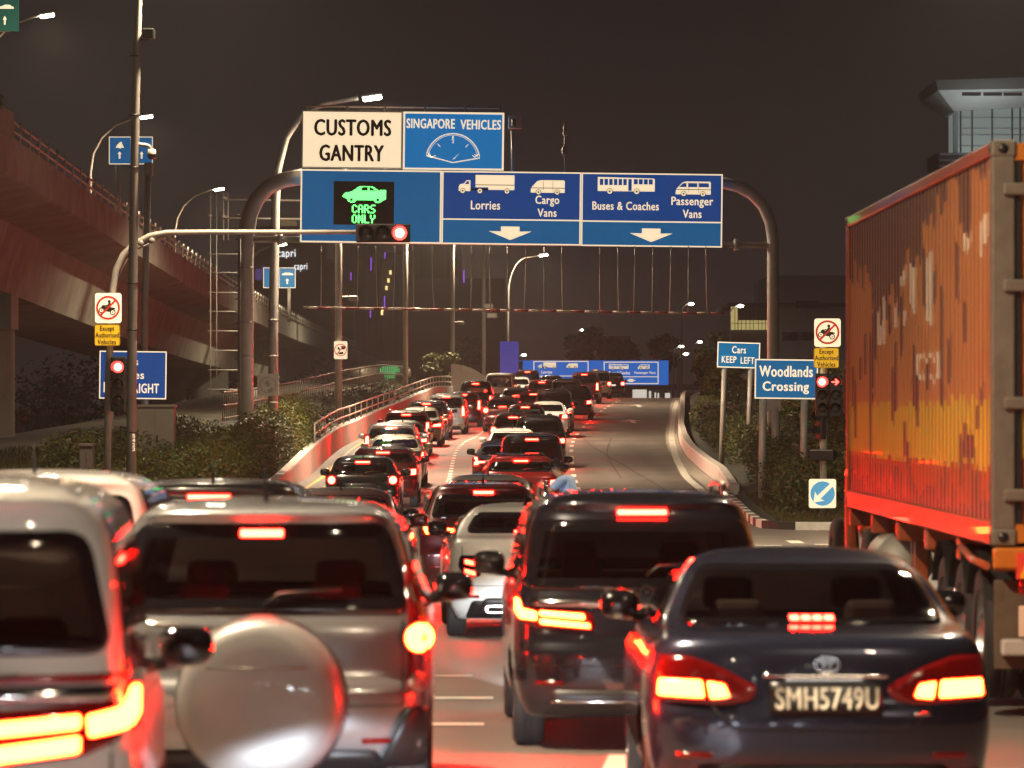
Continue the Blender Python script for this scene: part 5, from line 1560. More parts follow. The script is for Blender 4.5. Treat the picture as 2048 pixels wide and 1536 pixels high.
ld = bpy.data.lights.new('plate_lamp', 'AREA'); ld.shape = 'RECTANGLE'; ld.size = .4; ld.size_y = .02; ld.energy = .42; ld.color = (1, .85, .6)
lo = bpy.data.objects.new('plate_lamp', ld); COL.objects.link(lo); lo.parent = root; lo.location = (.023, -.10, .845); lo.rotation_euler = (R(38), 0, 0)
obj('garnish', patch(rect(-.30, .835, .34, .862), RP, OUT_R * .012, .01, .05), M_chrome, root)
bm = bmesh.new()
def ell(cx, cz, a, b_, w, n=28):
    o_ = [(cx + a * math.cos(2 * PI * k / n), cz + b_ * math.sin(2 * PI * k / n)) for k in range(n)]; i_ = [(cx + (a - w) * math.cos(2 * PI * k / n), cz + (b_ - w) * math.sin(2 * PI * k / n)) for k in range(n)]
    flat(bm, o_, S.rear_y(0, cz) - .022, .012, 0, [i_])
ell(.025, .905, .068, .046, .012); ell(.025, .905, .022, .042, .010); ell(.025, .923, .045, .016, .009)
obj('emblem', bm, M_chrome, root)
bm = bmesh.new()
for a, b_ in (((-.56, .70), (-.45, .575)), ((-.45, .575), (.45, .565)), ((.45, .565), (.56, .70))):
    a, b_ = Vector(a), Vector(b_); n_ = Vector((-(b_ - a).y, (b_ - a).x)).normalized() * .006
    merge(bm, patch([tuple(a - n_), tuple(b_ - n_), tuple(b_ + n_), tuple(a + n_)], RP, OUT_R * .003, 0, .05))
obj('boot_seam', bm, M_black, root)
obj('badge', patch(rect(.47, .648, .55, .664), RP, OUT_R * .01, .006, .03), M_chrome, root)

# --- silver four-wheel drive with the spare wheel on its tail
root, S, RP = make_car('suv', 'silver four-wheel drive with a round spare wheel cover on its tailgate', 'car', P_silver, 'suv', -1.297, 21.8, H=1.69, L=4.55, Wd=1.79, yaw=.012,
    lamps=[([(.755, .68), (.865, .70), (.872, 1.0), (.775, 1.36), (.735, 1.36), (.765, 1.0)], [circ(.822, .97, .074, 24)])], lit=M_brake_hot, glass=M_glass,
    rear_win=[(-.785, 1.10), (.785, 1.10), (.655, 1.56), (-.655, 1.56)], frit=.075, plate='none', third_at=(.11, 1.492, 1.528), hero=True, head=False, group='cars waiting at the front of the picture', boot_lines=False)
My = Matrix.Translation((.013, S.rear_y(0, .66) + .0, .655)) @ Matrix.Rotation(R(90), 4, 'X')
bm = bmesh.new(); lathe(bm, [(.0, .246), (.14, .245), (.27, .240), (.345, .231), (.385, .216), (.41, .192), (.425, .155), (.431, .10), (.431, -.02)], My, 64)
sp = obj('spare_wheel_cover', bm, mat('satin_silver_cover', (.29, .285, .28), .42, .4, noise=(4, .06), coat=.35), root)
bm = bmesh.new(); lathe(bm, [(.436, .055), (.446, .03), (.446, -.03), (.43, -.04)], My, 64); obj('cover_rim', bm, P_grey, sp)
bm = bmesh.new(); tube(bm, [(-.26, S.rear_y(0, .66) - .247, .835), (0, S.rear_y(0, .66) - .254, .832), (.26, S.rear_y(0, .66) - .247, .835)], .006, 6); obj('cover_seam', bm, P_grey, sp)
for sg in (1, -1):
    obj('reversing_lens', patch(circ(sg * .815, .745, .05, 18), RP, OUT_R * .014, .01, .04), M_lens_clear, root)
bm = bmesh.new()
hx = .735
merge(bm, patch(rect(-hx, .622, hx, .632), RP, OUT_R * .003, 0, .05))
for sg in (-1, 1): merge(bm, patch(rect(sg * hx - .005, .63, sg * hx + .005, 1.06), RP, OUT_R * .003, 0, .05))
obj('tailgate_seam', bm, M_black, root)
obj('window_sill_trim', patch([(-.74, 1.055), (-.2, 1.02), (-.2, 1.03), (-.74, 1.068)], RP, OUT_R * .006, .004, .05), M_chrome, root)
obj('corner_bumper', patch(round_poly([(.60, .30), (.86, .30), (.868, .62), (.76, .62)], .04), RP, OUT_R * .03, .05, .04), M_black, root)
obj('corner_bumper', patch(round_poly(mir([(.60, .30), (.86, .30), (.868, .62), (.76, .62)]), .04), RP, OUT_R * .03, .05, .04), M_black, root)
bm = bmesh.new()
for sg, pxx in ((1, 770), (-1, 0)): pass
bm.free()

# --- black people carrier
Ll = [(.835, 1.0), (.80, 1.0), (.77, .935), (.66, .92), (.33, .90), (.31, .785), (.70, .80), (.832, .85)]
Lg = [[(.832, .995), (.80, .99), (.785, .928), (.69, .906), (.69, .85), (.80, .86), (.832, .90)], [(.675, .914), (.385, .894), (.38, .856), (.675, .882)], [(.675, .862), (.35, .832), (.345, .800), (.67, .828)]]
root, S, RP = make_car('people_carrier', 'black people carrier with split bar tail lights in the middle front', 'car', P_slate, 'mpv', .854, 27.5, H=1.69, L=4.7, Wd=1.73, yaw=.02,
    lamps=[(Ll, Lg)], lit=M_brake_hot, glass=M_glass_d, rear_win=[(-.79, 1.045), (.79, 1.045), (.695, 1.505), (-.695, 1.505)], frit=.08, plate='none', third_at=(.16, 1.535, 1.565), hero=True, head=4, rails=True, fin=None, group='cars waiting at the front of the picture')
obj('garnish', patch(rect(-.72, .935, .72, .992), RP, OUT_R * .016, .012, .05), M_chrome, root)
bm = bmesh.new(); flat(bm, circ(.02, 1.035, .045, 24), S.rear_y(0, 1.035) - .03, .02, 0, [circ(.02, 1.035, .033, 24)]); flat(bm, circ(.02, 1.035, .015, 12), S.rear_y(0, 1.035) - .03, .02); obj('emblem', bm, M_chrome, root)
obj('bumper_trim', patch(rect(-.6, .315, .6, .33), RP, OUT_R * .022, .01, .05), M_chrome, root)

# --- white people carrier cut by the left edge of the picture
Al = [(.835, 1.19), (.79, 1.19), (.76, 1.13), (.25, 1.10), (.25, .90), (.64, .945), (.83, 1.03)]
Ag = [[(.832, 1.18), (.80, 1.178), (.773, 1.107), (.65, 1.085), (.66, 1.012), (.804, 1.034), (.832, 1.08)], [(.631, 1.09), (.27, 1.06), (.27, 1.012), (.631, 1.042)], [(.631, 1.018), (.27, .975), (.27, .92), (.631, .962)]]
root, S, RP = make_car('people_carrier', 'tall white people carrier cut off by the left edge, yellow-red tail bars', 'car', P_white, 'van', -2.11, 14.5, H=1.90, L=4.6, Wd=1.71, yaw=.06,
    lamps=[(Al, Ag)], lit=M_brake_hot, glass=M_glass_d, rear_win=[(-.74, 1.29), (.74, 1.29), (.65, 1.72), (-.65, 1.72)], frit=.05, plate='none', hero=True, fin=True, group='cars waiting at the front of the picture')
obj('garnish', patch(rect(-.75, 1.125, .75, 1.185), RP, OUT_R * .012, .012, .05), M_chrome, root)
obj('red_garnish', patch(rect(-.78, 1.195, .78, 1.225), RP, OUT_R * .012, .012, .05), M_lens_red, root)

# --- white coupe and the black hatchback ahead of it
root, S, RP = make_car('coupe', 'white coupe between the people carrier and the spare-wheel car', 'car', P_white, 'coupe', .212, 45, H=1.41, yaw=.035,
    lamps=[([(.76, .88), (.58, .88), (.53, .79), (.54, .66), (.70, .64), (.78, .76)], [[(.71, .84), (.575, .81), (.575, .765), (.71, .79)], [(.715, .74), (.60, .71), (.595, .665), (.71, .69)]])], lens=M_gloss_black, lit=M_brake_soft, hero=True, head=True, plate='none', fin=True, group='cars waiting at the front of the picture')
obj('diffuser', patch(round_poly([(-.62, .22), (.62, .22), (.50, .43), (-.50, .43)], .05), RP, OUT_R * .012, .03, .05), M_black, root)
for sg in (-1, 1): 
    bm = bmesh.new(); flat(bm, rrect(sg * .38 - .11, .27, sg * .38 + .11, .35, .03), -.01, .05, 0, [rrect(sg * .38 - .09, .285, sg * .38 + .09, .335, .02)]); obj('exhaust', bm, M_chrome, root)
root, S, RP = make_car('hatchback', 'dark red-lit hatchback with a thin light bar ahead of the white coupe', 'car', P_maroon, 'hatch', -.36, 55.5, H=1.55, L=4.3, Wd=1.76, yaw=.03,
    lamps=[([(.82, .98), (.55, .99), (.26, .95), (.26, .90), (.52, .87), (.82, .86)], [[(.53, .885), (.76, .875), (.80, .965), (.57, .975)], [(.28, .912), (.52, .93), (.52, .958), (.28, .938)]])], lit=M_brake_hot, hero=True, plate='lit', third_at=(.13, 1.40, 1.435))

# --- the queue: name, label, paint, kind, px centre, distance, height, lamp style and extras
def yaw_at(d, x):
    a = (d2 if x > -1 else d1)
    return -math.atan2(a(d + 8) - a(d - 2), 10.) if 104 < d < 275 else 0.
Q = [
 ('hatchback', 'white tall car with a dark rear window peeking over the white people carrier', P_white, 'suv', 42, 26.9, 1.83, 'tall', {}),
 ('suv', 'glossy black car roof rising behind the silver spare-wheel car', P_black, 'suv', 412, 32, 1.75, 'tall', dict(rails=False)),
 ('sedan', 'dark saloon with a curved roof right behind the glossy black car', P_maroon, 'sedan', 668, 50, 1.53, 'bar', dict(head=True)),
 ('hatchback', 'black hatchback with seats showing in its red-glowing window in the left lane', P_black, 'hatch', 724, 95, 1.50, 'round', dict(head=True, clear=1)),
 ('hatchback', 'dark red tall hatchback just ahead of the one with the glowing window', P_maroon, 'suv', 765, 106, 1.52, 'small', {}),
 ('sedan', 'pale saloon with a short roof aerial in the left lane', P_beige, 'sedan', 788, 119.5, 1.47, 'tall_s', dict(head=True)),
 ('suv', 'silver car with a bright third brake light under a pale roof spoiler', P_silver, 'suv', 783, 131.5, 1.62, 'tall', {}),
 ('sedan', 'grey-green saloon half hidden in the left lane', P_green, 'sedan', 803, 141.5, 1.47, 'bar', {}),
 ('suv', 'dark red car with silver roof rails in the left lane', P_maroon, 'suv', 812, 151, 1.62, 'tall', dict(rails=True)),
 ('sedan', 'champagne saloon with a pale glowing rear window', P_beige, 'sedan', 838, 161.5, 1.50, 'bar', dict(head=True)),
 ('suv', 'dark four-wheel drive ahead of the champagne saloon', P_black, 'suv', 852, 172, 1.62, 'small', {}),
 ('people_carrier', 'silver people carrier with a white-lit plate corner in the left lane', P_silver, 'mpv', 892, 181.5, 1.76, 'tall', dict(plate='lit', head=True)),
 ('hatchback', 'dark red narrow hatchback ahead of the silver people carrier', P_maroon, 'hatch', 926, 195, 1.62, 'tall', {}),
 ('van', 'black van with tall red lamps next to the concrete barrier end', P_black, 'van', 951, 207, 1.95, 'tall', dict(clear=1)),
 ('people_carrier', 'white tall people carrier near the crest on the left', P_white, 'van', 997, 236, 1.92, 'small', dict(third=False)),
 ('sedan', 'small white car between the two tall ones at the crest', P_white, 'sedan', 1033, 247, 1.55, 'small', dict(third=False)),
 ('suv', 'dark red car with one bright lamp at the far left of the crest', P_maroon, 'suv', 1055, 272, 1.85, 'tall', {}),
 ('sedan', 'grey saloon with a flat sunroof ahead of the thin-light-bar hatchback', P_grey, 'sedan', 975, 66, 1.52, 'bar', dict(head=True)),
 ('hatchback', 'red hatchback with a black roof just beyond the man in blue', P_red, 'suv', 1042, 95.5, 1.52, 'small', dict(black_roof=1)),
 ('people_carrier', 'black people carrier with lit amber-red lamps right behind the red hatchback', P_black, 'mpv', 1064, 105.5, 1.86, 'tee', dict(head=True)),
 ('sedan', 'pinkish saloon half hidden left of the black people carrier', P_grey, 'sedan', 1010, 113.5, 1.47, 'tee', {}),
 ('sedan', 'white-roofed saloon directly ahead of the black people carrier', P_white, 'sedan', 1024, 128, 1.50, 'small', dict(head=True)),
 ('suv', 'dark car with a chrome pillar in the middle lane', P_black, 'suv', 1078, 138.5, 1.72, 'small', dict(third=False)),
 ('hatchback', 'red-lit small car with an orange glint in the middle lane', P_maroon, 'hatch', 1026, 150, 1.55, 'round', {}),
 ('hatchback', 'dark hatchback with a strong third brake light in the middle lane', P_maroon, 'hatch', 1050, 166, 1.58, 'round', dict(clear=1, head=True)),
 ('sedan', 'white saloon with a dark window squeezed beside the big dark van', P_white, 'sedan', 1094, 176, 1.50, 'small', dict(third=False)),
 ('van', 'big dark van seen from behind in the middle of the ramp', P_black, 'mpv', 1106, 187, 1.86, 'small', dict(third=False)),
 ('sedan', 'dark red saloon tucked between the silver people carrier and the big dark van', P_maroon, 'sedan', 1004, 186, 1.50, 'round', {}),
 ('hatchback', 'dim red hatchback just beyond the big dark van', P_maroon, 'hatch', 1066, 199, 1.58, 'round', {}),
 ('sedan', 'dark saloon right of the black van by the barrier end', P_grey, 'sedan', 1030, 213, 1.5, 'small', {}),
 ('hatchback', 'red-lit hatchback in front of the white tall people carrier', P_red, 'suv', 1083, 232, 1.6, 'round', {}),
 ('sedan', 'dark saloon below the lorry panel of the far gantry', P_black, 'sedan', 1101, 256, 1.55, 'round', {}),
 ('suv', 'dark four-wheel drive at the outer edge beside the dashed line', P_black, 'suv', 1148, 208, 1.70, 'small', dict(third=False)),
 ('people_carrier', 'pale-roofed people carrier near the crest in the middle', P_silver, 'mpv', 1131, 221, 1.82, 'small', dict(third=False)),
 ('suv', 'dark red car with a bright star-like lamp at the crest', P_maroon, 'suv', 1168, 246, 1.85, 'tall', {}),
 ('van', 'pale van with two red lamps at the crest below the far gantry', P_beige, 'van', 1197, 268, 1.8, 'round', dict(third=False)),
 ('hatchback', 'last small car on the crest with a white-lit plate', P_black, 'suv', 1224, 287, 1.72, 'round', dict(plate='lit', third=False)),
]
for nm, lb_, pt, kind, px, d, H, lamps, ex in Q:
    ex = dict(ex); x = (px - CX) * d / F
    clear = ex.pop('clear', 0); br = ex.pop('black_roof', 0)
    if lamps == 'tall_s':
        lamps = [([(.70, .80), (.86, .80), (.84, 1.0), (.76, 1.0)], [[(.76, .82), (.85, .82), (.835, .97), (.79, .97)]])]
    root, S, RP = make_car(nm, lb_, 'van' if nm == 'van' else 'car', pt, kind, x, d, H=H, yaw=yaw_at(d, x), lamps=lamps, glass=M_glass if clear else M_glass_d, **ex)
    if br:
        b = bmesh.new(); rbox(b, -.56, .56, .62, 2.0, H - .02, H + .015, .012); obj('roof_panel', b, M_gloss_black, root)

# --- follower outside the frame whose low beams light the silver tailgate
root, S, RP = make_car('sedan', 'grey saloon below the picture whose headlights shine on the silver tailgate', 'car', P_grey, 'sedan', -1.25, 5.6, H=1.44, yaw=.0, group='cars waiting at the front of the picture')
for sx in (-.62, .62):
    obj('headlight', patch(round_poly(rect(sx - .14, .60, sx + .14, .72), .04), lambda u, v: Vector((u, S.front_y(u, v), v)), OUT_F * .012, .02, .06), M_head, root)
    ld = bpy.data.lights.new('headlight_beam', 'SPOT'); ld.energy = 15000; ld.spot_size = R(24); ld.spot_blend = .12; ld.color = (.82, .9, 1); ld.shadow_soft_size = .05
    lo = bpy.data.objects.new('headlight_beam', ld); COL.objects.link(lo); lo.parent = root; lo.location = (sx, 4.72, .62); lo.rotation_euler = (R(90 - (11.7 if sx < 0 else 12.2)), 0, 0)

for lb_, xx, yy, pt_ in (('white saloon waiting left of the camera with its headlights on', -2.9, -5.5, P_white), ('grey saloon waiting right of the camera with its headlights on', 1.9, -4.0, P_grey),  # added unseen cars, for headlight glints
        ('black saloon further behind on the left with its headlights on', -2.7, -13.5, P_black), ('silver saloon further behind on the right with its headlights on', 2.0, -12.0, P_silver)):  # unseen cars, added so their headlights glint in the near paintwork
    root, S, RP = make_car('sedan', lb_, 'car', pt_, 'sedan', xx, yy, H=1.44, group='cars waiting behind the camera', third=False, seats=False)  # the whole group is added and unseen, for its headlight glints
    for sx in (-.62, .62):
        obj('headlight', patch(round_poly(rect(sx - .14, .60, sx + .14, .72), .04), lambda u, v: Vector((u, S.front_y(u, v), v)), OUT_F * .012, .02, .06), M_head, root)

# ------------------------------------------------------------------ container lorry on the right
CD, CXX, CLEN, CW, CH, CZ = 30.4, 3.44, 12.19, 2.44, 2.90, 1.17
yawc = .0072
M_c_or = mat('orange_container_paint', (.46, .185, .07), .36, noise=(.9, .16), bump=(3, .06), coat=.1)
M_c_dk = mat('dark_purple_grey_tone', (.06, .042, .048), .42, noise=(1.5, .2))
M_c_ye = mat('yellow_container_paint', (.60, .40, .04), .38, noise=(1.2, .14), coat=.1)
M_c_rb = mat('red_brown_container_paint', (.30, .06, .02), .36, noise=(1.5, .2), coat=.2)
M_c_cr = mat('cream_container_lettering', (.72, .60, .46), .4, noise=(2, .1))
M_c_fr = mat('container_frame_paint', (.40, .085, .03), .33, noise=(1.2, .2), coat=.3)
M_cast = mat('corner_casting_steel', (.17, .145, .115), .6, .3, noise=(6, .25))
M_c_door = mat('orange_door_paint', (.50, .15, .012), .45, noise=(1.0, .12))
ct = thing('shipping_container', 'long orange shipping container with peeling paint and a yellow band on the right', 'container', (CXX, CD, CZ), yawc)  # the patches on the side are a dark purple grey tone set per face
random.seed(21)
bm = bmesh.new(); nr = 60; cols = 44
zr = [.17 + (CH - .27) * i / nr for i in range(nr + 1)]
u0, u1 = .14, CLEN - .14; pitch = (u1 - u0) / cols
topd = []; v = .06
for c in range(cols):
    f = c / cols
    base = .02 if f < .10 else .13 if f < .16 else .02 if f < .24 else .07 if f < .32 else .10 + .5 * (f - .32) if f < .62 else .30 if f < .78 else .22 - .4 * (f - .78)
    topd.append(max(0, base * 1.15 + random.uniform(-.06, .06)))
dark_run = {}
for c in range(cols):
    if random.random() < .62:
        a = random.uniform(.15, .8); dark_run.setdefault(c, []).append((a, a + random.uniform(.03, .22)))
for c, a, b in ((34, .35, .62), (35, .42, .72), (26, .47, .70), (27, .55, .74), (20, .50, .70), (12, .32, .55), (33, .2, .4), (5, .76, .86), (6, .74, .84), (7, .78, .92), (4, .78, .84)): dark_run.setdefault(c, []).append((a, b))
botd = [random.uniform(.015, .14) for _ in range(cols)]
def glyph(c, v):
    # worn cream letters: broken vertical bars over three places
    if 14 <= c <= 33 and .20 < v < .47:
        k = (c * 7919) % 13; lo = .22 + .035 * ((c * 5) % 4); hi = .45 - .04 * ((c * 3) % 5)
        if c in (32, 31, 30): return .23 < v < .46
        if c in (28, 26): return .34 < v < .42
        if c in (24, 23): return .22 < v < .27 or .36 < v < .40
        if c in (21, 20): return .22 + .02 * (21 - c) < v < .36 + .03 * (21 - c)
        if c in (17, 16, 15): return .21 < v < .44 - .03 * (c % 3)
        return False
    if 13 <= c <= 19 and .52 < v < .60: return c in (13, 19, 16) or v < .535 or v > .585
    if 1 <= c <= 8 and .13 < v < .26: return c in (1, 2, 5, 6) and ((c * 11) % 5) * .01 + .14 < v < .25 - .02 * (c % 2)
    return False
xp = []
for c in range(cols):
    y = u0 + c * pitch
    xp += [(y, .0, c, 0), (y + pitch * .26, .0, c, 1), (y + pitch * .5, .036, c, 2), (y + pitch * .76, .036, c, 3)]
xp.append((u1, 0, cols - 1, 0))
vg = [[bm.verts.new((.02 + dx, y, z)) for z in zr] for y, dx, c, k in xp]
rgc = random.Random(5)
for i in range(len(xp) - 1):
    c, k = xp[i][2], xp[i][3]; jit = rgc.uniform(-.012, .012)
    for j in range(nr):
        vv = 1 - (j + .5) / nr + jit
        mi = 0
        if vv > .86 + (0 if k in (0, 3) else .0): mi = 3
        elif vv > .665 + .012 * (c / cols): mi = 2
        if vv > .86 and (vv > 1 - botd[c] or (k in (2,) and vv > .9)): mi = 1  # dark stripes at the foot and in recesses: shading put into the colour
        if vv < topd[c] or any(a < vv < b for a, b in dark_run.get(c, ())): mi = 1
        if mi == 0 and k in (0, 1, 3) and glyph(c, vv): mi = 4
        bm.faces.new((vg[i][j], vg[i + 1][j], vg[i + 1][j + 1], vg[i][j + 1])).material_index = mi
obj('corrugated_side', bm, [M_c_or, M_c_dk, M_c_ye, M_c_rb, M_c_cr], ct)
bm = bmesh.new()
box(bm, .03, CW - .03, .06, CLEN - .04, .14, CH - .06)
box(bm, CW - .05, CW - .005, .06, CLEN - .06, .05, CH - .05); obj('body', bm, M_c_or, ct)
bm = bmesh.new(); rbox(bm, -.004, .07, .12, CLEN - .12, CH - .10, CH - .005, .012); obj('top_rail', bm, M_c_fr, ct)
bm = bmesh.new(); rbox(bm, -.006, .06, .16, CLEN - .16, .0, .17, .012); obj('bottom_rail', bm, M_c_fr, ct)
for x0 in (-.008, CW - .16):
    bm = bmesh.new(); rbox(bm, x0, x0 + .168, -.002, .14, .11, CH - .115, .015); obj('corner_post', bm, M_cast, ct)
    bm = bmesh.new(); rbox(bm, x0, x0 + .15, CLEN - .14, CLEN + .002, .11, CH - .115, .015); obj('corner_post', bm, M_c_fr, ct)
for x0 in (-.012, CW - .172):
    for y0 in (-.006, CLEN - .16):
        for z0 in (0, CH - .118):
            b = bmesh.new(); rbox(b, x0, x0 + .184, y0, y0 + .17, z0 - .004, z0 + .122, .02)
            q = bmesh.new(); lathe(q, [(0, .004), (.036, .004), (.036, -.01)], Matrix.Translation((x0 + .085, y0 - .002, z0 + .06)) @ Matrix.Rotation(R(90), 4, 'X'), 16, 1); merge(b, q)
            q = bmesh.new(); lathe(q, [(0, .004), (.034, .004), (.034, -.01)], Matrix.Translation((x0 - .002, y0 + .085, z0 + .06)) @ Matrix.Rotation(R(-90), 4, 'Y'), 16, 1); merge(b, q)
            obj('corner_casting', b, [M_cast, M_black], ct)
# door end facing the camera
bm = bmesh.new(); box(bm, .16, CW - .16, .012, .05, CH - .14, CH - .02); box(bm, .16, CW - .16, .012, .05, .02, .15); obj('door_frame', bm, M_c_door, ct)
for sg in (0, 1):
    xa, xb = (.20, CW / 2 - .01) if sg == 0 else (CW / 2 + .01, CW - .20)
    b = bmesh.new(); zz = [.16, .62, .98, CH - .15]
    box(b, xa, xb, .04, .06, .16, .62, 2); box(b, xa, xb, .04, .06, .6205, .955, 1); box(b, xa, xb, .04, .06, .9555, CH - .15, 0)
    dr = obj('door', b, [M_c_door, M_c_ye, M_c_rb], ct)
    for zc in (.74, 1.02, 1.5, 1.75, 2.25, 2.5):
        b = bmesh.new(); inset_rect_frame(b, xa + .14, zc - .07, xb - .14, zc + .07, .018, .026, .02); obj('panel_rib', b, M_c_door, dr)
    for q in (.30, .72):
        b = bmesh.new(); xr = xa + (xb - xa) * q; tube(b, [(xr, .0, .1), (xr, .0, CH - .08)], .02, 8)
        for zc in (.3, .9, 1.5, 2.1, 2.6): rbox(b, xr - .05, xr + .05, -.02, .045, zc - .05, zc + .05, .01)
        obj('locking_bar', b, M_cast, dr)
    b = bmesh.new(); xh = .165 if sg == 0 else CW - .205
    box(b, xh, xh + .04, .02, .045, .16, CH - .15); obj('gasket', b, M_black, ct)
    for zc in (.36, 1.02, 1.86, 2.55):
        b = bmesh.new(); rbox(b, xh - .09, xh + .14, -.035, .03, zc - .045, zc + .045, .015); obj('hinge', b, M_cast, ct)

lt = thing('container_lorry', 'lorry chassis with mudflaps and striped bumper carrying the orange container', 'lorry', (CXX, CD, 0), yawc)
bm = bmesh.new()
for x0 in (.62, 1.62): rbox(bm, x0, x0 + .16, -.0, CLEN + .6, .78, 1.12, .02)
for y0 in (.05, 2.4, 4.8, 7.2, 9.6, 12.0): rbox(bm, .02, CW - .02, y0, y0 + .14, .98, 1.16, .02)
obj('chassis', bm, M_c_fr, lt)
for x0 in (-.0, CW - .5):
    b = bmesh.new(); rbox(b, x0 + .02, x0 + .52, .10, .125, .28, .92, .008); obj('mudflap', b, mat('brown_mudflap', (.10, .07, .045), .8, noise=(8, .3)), lt)
bm = bmesh.new(); rbox(bm, 0.0, CW, -.05, .06, 1.0, 1.155, .02); obj('rear_bumper', bm, M_c_door, lt)
for x0 in (.16, CW - .66):
    b = bmesh.new(); rbox(b, x0, x0 + .5, -.075, -.052, .93, 1.12, .005)
    st_ = obj('striped_board', b, mat('reflective_red', (.75, .06, .03), .4), lt)
    b = bmesh.new()
    for k in range(3): flat(b, [(x0 + .02 + .16 * k, .94), (x0 + .10 + .16 * k, .94), (x0 + .17 + .16 * k, 1.11), (x0 + .09 + .16 * k, 1.11)], -.080, .004)
    obj('stripe', b, mat('reflective_amber', (.85, .42, .02), .4), st_)
b = bmesh.new(); rbox(b, .06, CW - .06, -.02, .10, .38, .50, .02); obj('underrun_bar', b, M_pole, lt)
b = bmesh.new(); rbox(b, .18, .52, -.05, -.022, .52, .74, .006); obj('number_plate', b, mat('orange_white_plate', (.75, .55, .42), .5), lt)
mt, mr = wheel_meshes(.50, .26)
for y0 in (1.1, 2.35, 3.6, 10.6, 14.4):
    for x0 in (.16, .46, CW - .46, CW - .16):
        if y0 > 14 and x0 in (.46, CW - .46): continue
        w_ = link('wheel', mt, lt, (x0, y0, .50)); w_.rotation_euler.z = PI if x0 < 1 else 0; link('rim', mr, w_)
b = bmesh.new()
for yc in (1.1, 2.35, 3.6):
    pr = None
    for k in range(11):
        a = R(25 + 130 * k / 10); c = [b.verts.new((x_, yc - .62 * math.cos(a), .5 + .60 * math.sin(a))) for x_ in (.0, .6)]
        if pr: b.faces.new((pr[0], pr[1], c[1], c[0]))
        pr = c
obj('mudguard', b, M_black, lt)
b = bmesh.new(); tube(b, [(-.03, .15, 1.02), (-.04, .9, 1.04), (-.03, 1.7, 1.10)], .03, 8); obj('side_rail', b, M_c_fr, lt)
for y0 in (8.2, 8.5):
    b = bmesh.new(); rbox(b, .28, .40, y0, y0 + .12, .25, 1.0, .01); rbox(b, .20, .48, y0 - .05, y0 + .17, .18, .26, .01); obj('landing_leg', b, M_c_fr, lt)
b = bmesh.new(); lathe(b, [(0, -.5), (.26, -.48), (.28, -.4), (.28, .4), (.26, .48), (0, .5)], Matrix.Translation((.25, 9.4, .72)) @ Matrix.Rotation(R(90), 4, 'X'), 20); obj('air_tank', b, M_pole, lt)
b = bmesh.new(); rbox(b, .34, CW - .05, 12.75, 14.9, .75, 3.0, .12); obj('cab', b, M_c_door, lt)
b = bmesh.new(); rbox(b, .0, .12, 12.3, 12.45, .60, 1.55, .05); rbox(b, -.0, .16, 12.25, 12.5, .45, .75, .06); obj('exhaust_stack', b, M_c_fr, lt)
b = bmesh.new(); tube(b, [(.35, 14.3, 2.6), (.2, 14.4, 2.6)], .02, 6); rbox(b, .16, .30, 14.35, 14.45, 2.1, 2.6, .03); obj('wing_mirror', b, M_black, lt)
for sx in (.3, CW - .3):
    b = bmesh.new(); rbox(b, sx - .12, sx + .12, -.06, .02, .82, .92, .01); obj('tail_light', b, M_lens_red, lt)

# ------------------------------------------------------------------ man in blue on a motorcycle
PD = 72.8
hp = W(1112, 948, PD)
gp0 = Vector((hp.x + .12, PD, gz(PD)))
mt_ = thing('motorcycle', 'motorcycle ridden by the man in the blue shirt, hidden behind the cars', 'motorcycle', gp0, R(62))
mt_.scale = (1.01, 1.01, 1.01)
b = bmesh.new(); tube(b, [(0, -.55, .62), (0, -.1, .66), (0, .3, .72), (0, .55, .80)], [.10, .13, .14, .08], 10); tube(b, [(0, .45, .45), (0, .1, .35), (0, -.35, .4)], [.12, .16, .10], 10)
tube(b, [(0, .72, .32), (0, .55, .86)], .035, 8); obj('body', b, M_gloss_black, mt_)
mtb, mrb = wheel_meshes(.29, .10)
for y0 in (-.55, .72):
    w_ = link('wheel', mtb, mt_, (0, y0, .29)); link('rim', mrb, w_)
b = bmesh.new(); tube(b, [(-.36, .40, .96), (-.12, .52, .93), (.12, .52, .93), (.36, .40, .96)], .016, 8); obj('handlebar', b, M_chrome, mt_)
b = bmesh.new(); rbox(b, -.10, .10, -.72, -.66, .62, .72, .02); obj('tail_light', b, M_lens_red, mt_)
b = bmesh.new(); rbox(b, -.12, .12, -.5, .1, .72, .80, .03); obj('seat', b, M_black, mt_)

def skin(name, joints, edges, m, parent, sub=2):
    me = bpy.data.meshes.new(name); me.from_pydata([j[0] for j in joints], edges, []); o = link(name, me, parent)
    md = o.modifiers.new('skin', 'SKIN'); md.use_smooth_shade = True
    for sv, j in zip(me.skin_vertices[0].data, joints): sv.radius = j[1] if isinstance(j[1], tuple) else (j[1], j[1])
    me.skin_vertices[0].data[0].use_root = True
    s = o.modifiers.new('sub', 'SUBSURF'); s.levels = sub; s.render_levels = sub
    me.materials.append(m); return o
M_skin = mat('skin', (.34, .18, .11), .55)
M_shirt = mat('pale_blue_shirt', (.26, .38, .62), .8, noise=(6, .12))
pt = thing('person', 'man in a pale blue shirt and dark helmet leaning left by the red hatchback', 'person', gp0, R(62))
pt.scale = (1.01, 1.01, 1.01)
